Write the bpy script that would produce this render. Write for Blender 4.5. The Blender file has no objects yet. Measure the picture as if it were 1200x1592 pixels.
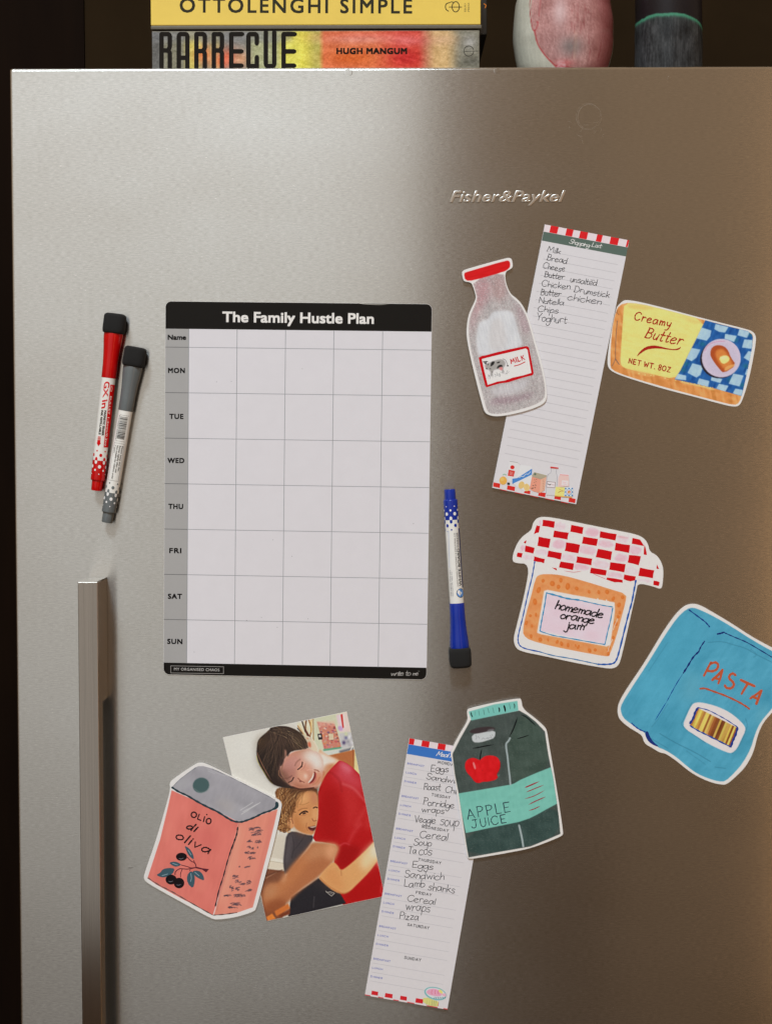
import bpy, bmesh, math, random
import numpy as np
from mathutils import Vector, Matrix
from mathutils.geometry import tessellate_polygon

R = math.radians
random.seed(7)
RNG = np.random.default_rng(11)
scene = bpy.context.scene
COL = scene.collection

# ------------------------------------------------------------------ camera
F_PX = 2600.0                 # focal length in photograph pixels
DIST = 1.33                   # camera to door, metres
PITCH, ROLL = R(2.25), R(0.17)
cam_d = bpy.data.cameras.new("camera")
cam = bpy.data.objects.new("camera", cam_d)
COL.objects.link(cam)
cam_d.sensor_fit = 'VERTICAL'
cam_d.sensor_height = 36.0
cam_d.lens = 36.0 * F_PX / 1592.0
cam_d.clip_end = 50
CAM_LOC = Vector((0.0, -DIST, 1.50))
CAM_ROT = (Matrix.Rotation(R(90) - PITCH, 3, 'X') @ Matrix.Rotation(-ROLL, 3, 'Z'))
cam.matrix_world = Matrix.Translation(CAM_LOC) @ CAM_ROT.to_4x4()
scene.camera = cam

# ------------------------------------------------------------------ world and lamps
world = bpy.data.worlds.new("World")
scene.world = world
world.use_nodes = True
bg = world.node_tree.nodes["Background"]
bg.inputs[1].default_value = 1.0
_wn, _wl = world.node_tree.nodes, world.node_tree.links     # a dim brown room: paler ceiling, dark floor
_tc = _wn.new('ShaderNodeTexCoord'); _sx = _wn.new('ShaderNodeSeparateXYZ'); _cr = _wn.new('ShaderNodeValToRGB'); _mr = _wn.new('ShaderNodeMapRange')
_wl.new(_tc.outputs['Generated'], _sx.inputs[0]); _wl.new(_sx.outputs[2], _mr.inputs[0])
_mr.inputs[1].default_value = -1; _mr.inputs[2].default_value = 1
_cr.color_ramp.elements[0].position = .36; _cr.color_ramp.elements[0].color = (.075, .044, .025, 1)
_cr.color_ramp.elements[1].position = .70; _cr.color_ramp.elements[1].color = (.46, .32, .205, 1)
_wl.new(_mr.outputs[0], _cr.inputs[0]); _wl.new(_cr.outputs[0], bg.inputs[0])

def lamp(name, loc, target, sx, sy, power, color, spread=180):
    d = bpy.data.lights.new(name, 'AREA')
    d.shape = 'RECTANGLE'
    d.size, d.size_y = sx, sy
    d.energy = power
    d.color = color
    d.spread = R(spread)
    o = bpy.data.objects.new(name, d)
    COL.objects.link(o)
    o.location = loc
    o.rotation_euler = (Vector(target) - Vector(loc)).to_track_quat('-Z', 'Y').to_euler()
    return o

lamp("window_light", (-0.95, -4.0, 6.1), (-0.95, 0, 1.45), 2.2, 1.15, 280, (0.775, 0.905, 1.0))
lamp("room_light", (-1.80, -3.0, 1.75), (-1.80, 0, 1.75), 3.8, 3.0, 20.5, (0.96, 0.99, 0.97))
lamp("warm_lamp", (1.18, -2.6, 1.15), (0.4, 0, 1.2), 0.36, 2.5, 4.8, (1.0, 0.56, 0.25))
lamp("warm_fill", (0.74, -2.62, 1.15), (0.74, 0, 1.15), 0.42, 2.5, 0.24, (1.0, 0.66, 0.38))  # added dim fill, lifts the brown steel reflection beside the warm lamp

scene.view_settings.view_transform = 'Standard'
scene.view_settings.look = 'None'
scene.view_settings.exposure = 0
scene.view_settings.gamma = 1
scene.cycles.max_bounces = 6
scene.cycles.use_denoising = True

# ------------------------------------------------------------------ helpers
PXM = 1.0 / (F_PX / DIST)     # metres per photograph pixel at the door

def at(px, py, out=0.0):
    """point on the plane 'out' metres in front of the door, seen at that pixel of the photograph"""
    d = CAM_ROT @ Vector(((px - 600.0) / F_PX, (796.0 - py) / F_PX, -1.0))
    k = (-out - CAM_LOC.y) / d.y
    return CAM_LOC + d * k

def lin(c, k=1.0):
    return [min(0.93, (((v / 255.0 + 0.055) / 1.055) ** 2.4 if v > 10 else v / 255.0 / 12.92) * k) for v in c]

KA = 1.31                     # colour as seen in the photograph -> surface colour under this light

def P(s, tr=None):
    pts = [tuple(float(v) for v in q.split(",")) for q in s.split()]
    return [tr(p) for p in pts] if tr else pts

def Z(ox, oy, s):
    return lambda p: (ox + p[0] / s, oy + p[1] / s)

def chaikin(pts, n=2):
    for _ in range(n):
        out = []
        for i in range(len(pts)):
            a, b = pts[i], pts[(i + 1) % len(pts)]
            out.append((a[0] * .75 + b[0] * .25, a[1] * .75 + b[1] * .25))
            out.append((a[0] * .25 + b[0] * .75, a[1] * .25 + b[1] * .75))
        pts = out
    return pts

def spline(pts, n=5):
    if len(pts) < 3:
        return list(pts)
    out = []
    for i in range(len(pts) - 1):
        p0 = pts[max(i - 1, 0)]; p1 = pts[i]; p2 = pts[i + 1]; p3 = pts[min(i + 2, len(pts) - 1)]
        for j in range(n):
            t = j / n
            out.append(tuple(0.5 * ((2 * p1[k]) + (-p0[k] + p2[k]) * t + (2 * p0[k] - 5 * p1[k] + 4 * p2[k] - p3[k]) * t * t
                             + (-p0[k] + 3 * p1[k] - 3 * p2[k] + p3[k]) * t ** 3) for k in (0, 1)))
    out.append(tuple(pts[-1]))
    return out

def ellipse(cx, cy, rx, ry, rot=0, n=20):
    c, s = math.cos(R(rot)), math.sin(R(rot))
    return [(cx + rx * math.cos(a) * c - ry * math.sin(a) * s, cy + rx * math.cos(a) * s + ry * math.sin(a) * c)
            for a in [2 * math.pi * i / n for i in range(n)]]

def tag(o, label=None, cat=None, group=None, kind=None):
    if label: o["label"] = label
    if cat: o["category"] = cat
    if group: o["group"] = group
    if kind: o["kind"] = kind
    return o

def empty(name, loc, label, cat, group=None):
    o = bpy.data.objects.new(name, None)
    o.empty_display_size = 0.02
    COL.objects.link(o)
    o.location = loc
    return tag(o, label, cat, group)

def link(name, me, mat=None, parent=None):
    o = bpy.data.objects.new(name, me)
    COL.objects.link(o)
    if mat: me.materials.append(mat)
    if parent is not None:
        o.parent = parent
        w = Vector((0, 0, 0)); p = parent
        while p is not None:
            w += p.location; p = p.parent
        # the mesh is written in world coordinates: bring it into its parent's frame
        me.transform(Matrix.Translation(-w))
    return o

# ------------------------------------------------------------------ materials
def new_mat(name):
    m = bpy.data.materials.new(name)
    m.use_nodes = True
    return m, m.node_tree, m.node_tree.nodes["Principled BSDF"]

def N(nt, typ, **kw):
    n = nt.nodes.new(typ)
    for k, v in kw.items():
        setattr(n, k, v)
    return n

def coord(nt, scale=(1, 1, 1), loc=(0, 0, 0)):
    g = N(nt, 'ShaderNodeNewGeometry')
    m = N(nt, 'ShaderNodeMapping')
    m.inputs['Scale'].default_value = scale
    m.inputs['Location'].default_value = loc
    nt.links.new(g.outputs['Position'], m.inputs['Vector'])
    return m.outputs[0]

def noise(nt, vec, scale, detail=3, rough=.5):
    n = N(nt, 'ShaderNodeTexNoise')
    n.inputs['Scale'].default_value = scale
    n.inputs['Detail'].default_value = detail
    n.inputs['Roughness'].default_value = rough
    nt.links.new(vec, n.inputs['Vector'])
    return n.outputs['Fac']

def maprange(nt, v, a, b, c, d):
    n = N(nt, 'ShaderNodeMapRange')
    for i, q in enumerate((a, b, c, d)):
        n.inputs[i + 1].default_value = q
    nt.links.new(v, n.inputs[0])
    return n.outputs[0]

def mixc(nt, fac, a, b, mode='MIX'):
    n = N(nt, 'ShaderNodeMix', data_type='RGBA', blend_type=mode)
    if isinstance(fac, (int, float)): n.inputs[0].default_value = fac
    else: nt.links.new(fac, n.inputs[0])
    for idx, v in ((6, a), (7, b)):
        if isinstance(v, (tuple, list)): n.inputs[idx].default_value = (*v[:3], 1)
        else: nt.links.new(v, n.inputs[idx])
    return n.outputs[2]

def bump(nt, b, h, strength, dist):
    n = N(nt, 'ShaderNodeBump')
    n.inputs['Strength'].default_value = strength
    n.inputs['Distance'].default_value = dist
    nt.links.new(h, n.inputs['Height'])
    nt.links.new(n.outputs[0], b.inputs['Normal'])

def print_mat(name, rough, grain=0.05, gscale=900, bumps=0.0, stretch=(1, 1, 1), spec=.3):
    m, nt, b = new_mat(name)
    a = N(nt, 'ShaderNodeAttribute', attribute_name="Col")
    f = noise(nt, coord(nt, stretch), gscale, 4, .65)
    v = maprange(nt, f, .3, .7, 1 - grain, 1 + grain)
    cc = N(nt, 'ShaderNodeCombineColor')
    for i in range(3): nt.links.new(v, cc.inputs[i])
    nt.links.new(mixc(nt, 1.0, a.outputs['Color'], cc.outputs[0], 'MULTIPLY'), b.inputs['Base Color'])
    b.inputs['Roughness'].default_value = rough
    b.inputs['IOR'].default_value = 1.45
    b.inputs['Specular IOR Level'].default_value = spec
    if bumps: bump(nt, b, f, bumps, 0.0002)
    return m

def plain_mat(name, col, rough, grain=.08, gscale=300, bumps=0, metal=0, stretch=(1, 1, 1), spec=.4):
    m, nt, b = new_mat(name)
    f = noise(nt, coord(nt, stretch), gscale, 4, .6)
    lo = [v * (1 - grain) for v in col]; hi = [min(1, v * (1 + grain)) for v in col]
    nt.links.new(mixc(nt, maprange(nt, f, .3, .7, 0, 1), lo, hi), b.inputs['Base Color'])
    b.inputs['Roughness'].default_value = rough
    b.inputs['Metallic'].default_value = metal
    b.inputs['Specular IOR Level'].default_value = spec
    if bumps: bump(nt, b, f, bumps, 0.0003)
    return m

M_PRINT = print_mat("magnet_print", .36, .03, 1500, .06, spec=.35)
M_PAPER = print_mat("paper_print", .65, .02, 1200, .1)
M_INK = print_mat("ink", .6, .04, 2500, spec=.12)
M_PHOTO = print_mat("photo_print", .3, .01, 500)
M_FOIL = print_mat("foil_cover_print", .30, .05, 400, .5, spec=.5)
M_PLASTIC = print_mat("marker_plastic", .22, .02, 600)
M_BOARD = print_mat("planner_print", .45, .015, 60, spec=.2)
M_EDGE = plain_mat("white_magnet_edge", lin((236, 234, 232), 1.1), .45, .02)

# ------------------------------------------------------------------ flat print drawn as thin geometry
class Layer:
    """filled shapes and strokes, each a hair above the one before, joined in one mesh"""
    def __init__(self, mp, step=4e-6):
        self.mp, self.v, self.f, self.c, self.k, self.step = mp, [], [], [], 0, step
    def _add(self, vs, fs, col):
        b = len(self.v)
        self.v += vs
        for f in fs:
            self.f.append([b + i for i in f]); self.c.append(col)
    def poly(self, pts, col, smooth=0):
        if smooth: pts = chaikin(pts, smooth)
        h = self.k * self.step; self.k += 1
        tris = tessellate_polygon([[Vector((p[0], p[1], 0)) for p in pts]])
        self._add([self.mp(p[0], p[1], h) for p in pts], tris, col)
    def holed(self, outer, inner, col):
        h = self.k * self.step; self.k += 1
        tris = tessellate_polygon([[Vector((p[0], p[1], 0)) for p in outer], [Vector((p[0], p[1], 0)) for p in inner]])
        self._add([self.mp(p[0], p[1], h) for p in list(outer) + list(inner)], tris, col)
    def stroke(self, pts, w, col, smooth=True, taper=0, wob=0.0, closed=False):
        if not smooth and len(pts) > 2:
            for a, b in zip(pts[:-1], pts[1:]): self.stroke([a, b], w, col, False, 0, wob)
            return
        q = []
        for p in (spline(pts) if smooth else pts):
            if not q or math.hypot(p[0] - q[-1][0], p[1] - q[-1][1]) > w * 0.12: q.append(p)
        if len(q) < 2: q = [q[0], (q[0][0] + w * .4, q[0][1] + w * .1)]
        h = self.k * self.step; self.k += 1
        n = len(q); vs = []; fs = []
        dirs = []
        for i in range(n):
            a, b = q[max(i - 1, 0)], q[min(i + 1, n - 1)]
            l = math.hypot(b[0] - a[0], b[1] - a[1]) or 1
            dirs.append(((b[0] - a[0]) / l, (b[1] - a[1]) / l))
        def rad(i):
            t = i / (n - 1)
            r = w / 2 * (1 + wob * math.sin(i * 1.7 + self.k))
            if taper: r *= max(.25, min(1, (1 - abs(2 * t - 1)) * 2.2)) if taper == 1 else (1 - .75 * t)
            return r
        rows = []
        r0 = rad(0); d = dirs[0]
        rows.append((q[0][0] - d[0] * r0 * .9, q[0][1] - d[1] * r0 * .9, r0 * .45, d))
        for i in range(n): rows.append((q[i][0], q[i][1], rad(i), dirs[i]))
        r1 = rad(n - 1); d = dirs[-1]
        rows.append((q[-1][0] + d[0] * r1 * .9, q[-1][1] + d[1] * r1 * .9, r1 * .45, d))
        m = len(rows)
        for i, (x, y, r, d) in enumerate(rows):
            hh = h + self.step * 2.5 * i / m
            vs.append(self.mp(x - d[1] * r, y + d[0] * r, hh))
            vs.append(self.mp(x + d[1] * r, y - d[0] * r, hh))
            if i: fs.append((2 * i - 2, 2 * i - 1, 2 * i + 1, 2 * i))
        self._add(vs, fs, col)
    def tris(self, vs2, fs, col):
        h = self.k * self.step; self.k += 1
        self._add([self.mp(x, y, h) for x, y in vs2], fs, col)
    def build(self, name, mat, parent, k=None):
        me = bpy.data.meshes.new(name)
        me.from_pydata([tuple(p) for p in self.v], [], self.f)
        ca = me.color_attributes.new("Col", 'FLOAT_COLOR', 'CORNER')
        arr = []
        kk = KA if k is None else k
        for f, c in zip(self.f, self.c):
            arr += [*lin(c, kk), 1.0] * len(f)
        ca.data.foreach_set("color", arr)
        return link(name, me, mat, parent)

def on_door(tr, out, slope=(0, 0, 0, 0)):
    """mapper: zoom coordinates -> door plane; slope = (px0, py0, dx, dy) tilts a sheet"""
    x0, y0, sx, sy = slope
    def mp(x, y, h):
        px, py = tr((x, y))
        return at(px, py, out + (px - x0) * sx + (py - y0) * sy + h)
    return mp

def clip_band(poly, lo, hi):
    """convex 2-D polygon (t, s, h) cut to lo <= s <= hi"""
    for sgn, lim in ((1, lo), (-1, hi)):
        out = []
        for i in range(len(poly)):
            a, b = poly[i], poly[(i + 1) % len(poly)]
            da, db = sgn * (a[1] - lim), sgn * (b[1] - lim)
            if da >= 0: out.append(a)
            if (da > 0 > db) or (da < 0 < db):
                k = da / (da - db); out.append(tuple(a[j] + (b[j] - a[j]) * k for j in range(3)))
        poly = out
        if len(poly) < 3: return []
    return poly

class WrapLayer(Layer):
    """print that follows a barrel: every face is cut into narrow bands round the curve"""
    def __init__(self, wrap, base, step=4e-6):
        super().__init__(lambda t, s, h: (t, s, h), step)
        self.wrap, self.base = wrap, base
    def build(self, name, mat, parent, k=None):
        V_, F_, C_ = [], [], []
        for f, c in zip(self.f, self.c):
            poly = [self.v[i] for i in f]
            lo, hi = min(p[1] for p in poly), max(p[1] for p in poly)
            a = math.floor(lo / 1.2)
            while a * 1.2 < hi:
                q = clip_band(poly, a * 1.2, (a + 1) * 1.2)
                if len(q) >= 3:
                    F_.append(list(range(len(V_), len(V_) + len(q)))); C_.append(c)
                    V_ += [self.wrap(p[0], p[1], self.base + p[2]) for p in q]
                a += 1
        self.v, self.f, self.c = V_, F_, C_
        return super().build(name, mat, parent, k)

# single-stroke handwriting
G = {
'a': "9,8 6,10 2,9 0,5 1,1 4,0 7,3 9,9|9,10 9,3 10,0", 'b': "1,18 1,1|1,6 4,10 8,9 9,5 7,1 3,0 1,2",
'c': "8,9 5,10 1,8 0,4 2,0 6,0 9,2", 'd': "9,8 6,10 2,9 0,5 1,1 4,0 7,2 9,7|9,19 9,3 10,0",
'e': "1,5 5,6 8,8 6,10 3,10 0,6 1,1 5,0 9,2", 'f': "8,17 5,18 3,15 3,0|0,9 7,10",
'g': "9,8 6,10 2,9 0,5 2,1 5,1 8,4 9,9|9,10 9,-3 6,-8 2,-7 1,-4", 'h': "1,18 1,0|1,5 4,9 7,9 8,6 8,0",
'i': "1,10 1,0|1,13.5 1.4,14.5", 'j': "4,10 4,-4 2,-8 -1,-6|4,13.5 4.4,14.6", 'k': "1,18 1,0|8,10 1,4|3,6 8,0",
'l': "1,18 1,0", 'm': "1,10 1,0|1,6 3,9 5,9 6,6 6,0|6,6 8,9 10,9 11,6 11,0", 'n': "1,10 1,0|1,5 4,9 7,9 8,6 8,0",
'o': "4,10 1,8 0,4 2,0 5,0 8,3 8,7 5,10 3,9.6", 'p': "1,10 1,-9|1,6 4,10 8,9 9,5 7,1 3,0 1,2",
'r': "1,10 1,0|1,5 3,9 6,10 8,9", 's': "8,9 5,10 2,9 2,6 6,5 8,3 6,0 3,0 0,1", 't': "3,16 3,2 5,0 7,1|0,10 7,10",
'u': "1,10 1,3 3,0 6,1 8,5|8,10 8,0", 'v': "!0,10 4,0 8,10", 'w': "!0,10 3,0 6,9 9,0 12,10", 'x': "0,10 8,0|8,10 0,0",
'y': "1,10 2,4 5,2 8,6|9,10 8,0 5,-7 1,-8", 'z': "!1,9 8,9 1,0 9,0",
'A': "!0,0 6,18 12,0|2,6 10,6", 'B': "1,18 1,0|0,18 7,17 9,13 6,9.5 1,9.5|1,9.5 8,8.5 10,4 7,0 0,0",
'C': "12,15 8,18 3,16 0,9 3,1 8,0 12,3", 'D': "1,18 1,0|0,18 7,17 12,9 7,1 0,0", 'E': "!10,18 1,18 1,0 10,0|1,9 8,9",
'F': "!10,18 1,18 1,0|1,9 8,9", 'G': "12,15 8,18 3,16 0,9 3,1 8,0 12,3|!12,3 12,8 7,8", 'H': "1,18 1,0|11,18 11,0|1,9 11,9",
'I': "1,18 1,0", 'J': "8,18 8,4 5,0 1,1 0,4|3,18 11,18", 'K': "1,18 1,0|10,18 1,8|4,10 10,0", 'L': "!1,18 1,0 9,0",
'M': "!0,0 2,18 7,5 12,18 14,0", 'N': "!1,0 1,18 10,0 10,18", 'O': "6,18 2,16 0,9 2,2 6,0 10,2 12,9 10,16 5,17.8",
'P': "1,18 1,0|0,18 7,18 10,14 7,9.5 1,9", 'R': "1,18 1,0|0,18 7,18 10,14 7,9.5 1,9|5,9 10,0",
'S': "10,15 7,18 3,17 1,14 3,10 8,8 10,4 7,0 3,0 0,3", 'T': "6,18 6,0|0,18 12,18", 'U': "1,18 1,5 4,0 8,1 10,6 10,18",
'V': "!0,18 5,0 10,18", 'W': "!0,18 3,0 7,13 11,0 14,18", 'Y': "0,18 5,9 5,0|11,18 5,9", 'Z': "!1,18 10,18 0,0 11,0",
'8': "5,9.5 1,13 3,18 7,18 9,13 5,9.5 1,5 3,0 7,0 9,5 5,9.5", '.': "1,0 1.6,0.4", ',': "2,1 1,-3", '~': "0,0 4,0",
}
def gwidth(s):
    return max(max(float(q.split(",")[0].lstrip("!")) for q in st.split()) for st in s.split("|"))

def write(L, s, p0, p1, h, w, col, track=3.0, lean=0.0, jit=.5, wob=.12):
    """handwritten line from baseline point p0 to p1, capital height h, stroke width w"""
    xs = []; x = 0
    for ch in s:
        if ch == ' ': x += 7; xs.append(x); continue
        xs.append(x); x += gwidth(G[ch]) + track
    tot = max(x - track, 1)
    dx, dy = p1[0] - p0[0], p1[1] - p0[1]
    ln = math.hypot(dx, dy); ex = (dx / ln, dy / ln); ey = (ex[1], -ex[0])
    sx, sy = ln / tot, h / 18.0
    k0 = L.k
    for ch, x in zip(s, xs):
        if ch == ' ': continue
        jy = random.uniform(-jit, jit); js = 1 + random.uniform(-.05, .05) * (jit > 0)
        for st in G[ch].split("|"):
            sharp = st.startswith("!")
            pts = []
            for q in st.lstrip("!").split():
                gx, gy = (float(v) for v in q.split(","))
                gx += random.uniform(-.35, .35) * jit; gy = gy * js + jy + random.uniform(-.35, .35) * jit
                gx += gy * lean
                X, Y = (x + gx) * sx, gy * sy
                pts.append((p0[0] + ex[0] * X + ey[0] * Y, p0[1] + ex[1] * X + ey[1] * Y))
            L.stroke(pts, w, col, smooth=not sharp, wob=wob)
            L.k = k0 + (L.k - k0) % 9
    L.k = k0

_fc = {}
def font_mesh(s, bold=0.0, res=3, space=1.0, shear=0.0):
    key = (s, bold, res, space, shear)
    if key not in _fc:
        c = bpy.data.curves.new("t", 'FONT')
        c.body = s; c.offset = bold; c.resolution_u = res; c.space_character = space; c.shear = shear
        c.fill_mode = 'FRONT'
        o = bpy.data.objects.new("t", c)
        COL.objects.link(o)
        me = bpy.data.meshes.new_from_object(o)
        vs = [(v.co.x, v.co.y) for v in me.vertices]; fs = [tuple(p.vertices) for p in me.polygons]
        bpy.data.objects.remove(o); bpy.data.curves.remove(c); bpy.data.meshes.remove(me)
        _fc[key] = (vs, fs)
    return _fc[key]

def typeset(L, s, p0, p1, h, col, bold=0.0, space=1.0, shear=0.0, res=3):
    """printed line fitted between baseline points, capital height h"""
    vs, fs = font_mesh(s, 0.0, res, space, shear)
    x0 = min(v[0] for v in vs); x1 = max(v[0] for v in vs)
    cap, _ = font_mesh("H", 0.0, res)
    ch = max(v[1] for v in cap)
    dx, dy = p1[0] - p0[0], p1[1] - p0[1]
    ln = math.hypot(dx, dy); ex = (dx / ln, dy / ln); ey = (ex[1], -ex[0])
    sx, sy = ln / (x1 - x0), h / ch
    b = bold * h / ch * .9
    for bx_, by_ in (((-b, -b), (b, -b), (-b, b), (b, b), (-b, 0), (b, 0), (0, 0)) if bold else ((0, 0),)):
        L.tris([(p0[0] + ex[0] * (x - x0) * sx + ey[0] * y * sy + bx_, p0[1] + ex[1] * (x - x0) * sx + ey[1] * y * sy + by_) for x, y in vs], fs, col)

# ------------------------------------------------------------------ painter: soft print as vertex colours
class Canvas:
    def __init__(self, x0, y0, x1, y1, ss, base):
        self.x0, self.y0, self.ss = x0, y0, ss
        self.w, self.h = int((x1 - x0) * ss) + 1, int((y1 - y0) * ss) + 1
        self.a = np.empty((self.h, self.w, 3)); self.a[:] = base
        self.X, self.Y = np.meshgrid(x0 + np.arange(self.w) / ss, y0 + np.arange(self.h) / ss)
    def blur(self, m, s):
        s *= self.ss
        if s < .3: return m
        r = int(s * 3) + 1
        k = np.exp(-np.arange(-r, r + 1) ** 2 / (2 * s * s)); k /= k.sum()
        for ax in (0, 1):
            p = np.pad(m, [(r, r) if a == ax else (0, 0) for a in (0, 1)], mode='edge')
            n = m.shape[ax]
            m = sum(k[i] * (p[i:i + n] if ax == 0 else p[:, i:i + n]) for i in range(2 * r + 1))
        return m
    def box(self, pts, pad):
        xs = [p[0] for p in pts]; ys = [p[1] for p in pts]
        f = lambda v, o, n: int(min(max((v - o) * self.ss, 0), n))
        return (slice(f(min(ys) - pad, self.y0, self.h), f(max(ys) + pad + 1, self.y0, self.h - 1) + 1),
                slice(f(min(xs) - pad, self.x0, self.w), f(max(xs) + pad + 1, self.x0, self.w - 1) + 1))
    def _mask(self, pts, sl):
        X0, Y0 = self.X[sl], self.Y[sl]
        m = np.zeros(X0.shape)
        if not m.size: return m
        for ox, oy in ((-.25, -.25), (.25, -.25), (-.25, .25), (.25, .25)):
            X, Y = X0 + ox / self.ss, Y0 + oy / self.ss
            ins = np.zeros(X.shape, bool)
            n = len(pts)
            for i in range(n):
                (xa, ya), (xb, yb) = pts[i], pts[(i + 1) % n]
                if ya == yb: continue
                c = ((ya > Y) != (yb > Y)) & (X < (xb - xa) * (Y - ya) / (yb - ya) + xa)
                ins ^= c
            m += ins * .25
        return m
    def mask(self, pts):
        return self._mask(pts, (slice(None), slice(None)))
    def put(self, m, col, alpha=1.0, sl=(slice(None), slice(None))):
        m = (m * alpha)[..., None]
        self.a[sl] = self.a[sl] * (1 - m) + np.array(col, float) * m
    def fill(self, pts, col, blur=0, alpha=1.0, smooth=1, clip=None):
        if smooth: pts = chaikin(pts, smooth)
        sl = self.box(pts, blur * 3 + 2)
        m = self._mask(pts, sl)
        if not m.size: return
        if blur: m = self.blur(m, blur)
        if clip is not None and not isinstance(clip, float): m = m * clip[sl]
        self.put(m, col, alpha, sl)
    def line(self, pts, w, col, blur=.3, alpha=1.0, smooth=True, clip=None, taper=False):
        if smooth: pts = spline(pts, 4)
        sl = self.box(pts, w + blur * 2 + 1)
        X, Y = self.X[sl], self.Y[sl]
        if not X.size: return
        d = np.full(X.shape, 1e9)
        n = len(pts) - 1
        for i in range(n):
            (xa, ya), (xb, yb) = pts[i], pts[i + 1]
            vx, vy = xb - xa, yb - ya
            l = vx * vx + vy * vy or 1e-9
            t = np.clip(((X - xa) * vx + (Y - ya) * vy) / l, 0, 1)
            k = 1.0 if not taper else 1 - .7 * (i + t) / n
            d = np.minimum(d, np.hypot(X - xa - t * vx, Y - ya - t * vy) / k)
        s = max(blur, .25 / self.ss)
        m = np.clip((w / 2 - d) / (2 * s) + .5, 0, 1)
        if clip is not None and not isinstance(clip, float): m = m * clip[sl]
        self.put(m, col, alpha, sl)
    def blob(self, cx, cy, rx, ry, col, alpha=1.0, rot=0, clip=None):
        c, s = math.cos(R(rot)), math.sin(R(rot))
        dx, dy = self.X - cx, self.Y - cy
        u, v = (dx * c + dy * s) / rx, (-dx * s + dy * c) / ry
        m = np.exp(-(u * u + v * v) * 1.2)
        if clip is not None: m = m * clip
        self.put(m, col, alpha)
    def vnoise(self, sx, sy, rot=0):
        """smooth value noise 0..1 with cells sx by sy pixels"""
        c, s = math.cos(R(rot)), math.sin(R(rot))
        u = ((self.X - self.x0) * c + (self.Y - self.y0) * s) / sx + 500
        v = (-(self.X - self.x0) * s + (self.Y - self.y0) * c) / sy + 500
        g = RNG.random((64, 64))
        ui, vi = np.floor(u).astype(int), np.floor(v).astype(int)
        fu, fv = u - ui, v - vi
        fu, fv = fu * fu * (3 - 2 * fu), fv * fv * (3 - 2 * fv)
        q = lambda i, j: g[(vi + j) % 64, (ui + i) % 64]
        return (q(0, 0) * (1 - fu) + q(1, 0) * fu) * (1 - fv) + (q(0, 1) * (1 - fu) + q(1, 1) * fu) * fv
    def speckle(self, amp, clip=None, cell=.8):
        n = (self.vnoise(cell, cell) - .5) * 2 * amp
        if clip is not None: n = n * clip
        self.a = np.clip(self.a + n[..., None], 0, 255)
    def mottle(self, amp, sx, sy, rot=0, clip=None):
        n = (self.vnoise(sx, sy, rot) - .5) * 2 * amp
        if clip is not None: n = n * clip
        self.a = np.clip(self.a + n[..., None], 0, 255)
    def sample(self, X, Y):
        u = np.clip((X - self.x0) * self.ss, 0, self.w - 1.001); v = np.clip((Y - self.y0) * self.ss, 0, self.h - 1.001)
        i, j = u.astype(int), v.astype(int); fu, fv = (u - i)[..., None], (v - j)[..., None]
        a = self.a
        return (a[j, i] * (1 - fu) + a[j, i + 1] * fu) * (1 - fv) + (a[j + 1, i] * (1 - fu) + a[j + 1, i + 1] * fu) * fv

def lin_np(a, k):
    a = np.clip(a, 0, 255) / 255.0
    return np.minimum(.93, np.where(a > .04045, ((a + .055) / 1.055) ** 2.4, a / 12.92) * k)

def grid_mesh(name, pos, colors, keep, mat, parent, k=None):
    """pos HxWx3, colours HxWx3 (0..255), keep (H-1)x(W-1) cells"""
    H, W = pos.shape[:2]
    idx = np.arange(H * W).reshape(H, W)
    q = np.stack([idx[:-1, :-1], idx[1:, :-1], idx[1:, 1:], idx[:-1, 1:]], -1)[keep]
    used, inv = np.unique(q.ravel(), return_inverse=True)
    q = inv.reshape(-1, 4)
    v = pos.reshape(-1, 3)[used]; c = lin_np(colors.reshape(-1, 3)[used], KA if k is None else k)
    me = bpy.data.meshes.new(name)
    me.vertices.add(len(v)); me.vertices.foreach_set("co", v.astype(np.float32).ravel())
    me.loops.add(len(q) * 4); me.loops.foreach_set("vertex_index", q.astype(np.int32).ravel())
    me.polygons.add(len(q)); me.polygons.foreach_set("loop_start", (np.arange(len(q)) * 4).astype(np.int32))
    me.update(calc_edges=True)
    ca = me.color_attributes.new("Col", 'FLOAT_COLOR', 'POINT')
    ca.data.foreach_set("color", np.concatenate([c, np.ones((len(c), 1))], 1).astype(np.float32).ravel())
    return link(name, me, mat, parent)

_M = np.array(CAM_ROT)
def at_np(X, Y, out):
    d = np.stack([(X - 600.0) / F_PX, (796.0 - Y) / F_PX, -np.ones_like(X)], -1) @ _M.T
    k = (-out - CAM_LOC.y) / d[..., 1]
    return np.array(CAM_LOC) + d * k[..., None]

def painted(name, cv, outline, out, mat, parent):
    m = cv.mask(outline) > .99
    keep = m[:-1, :-1] & m[1:, :-1] & m[1:, 1:] & m[:-1, 1:]
    return grid_mesh(name, at_np(cv.X, cv.Y, out), cv.a, keep, mat, parent)

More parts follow.
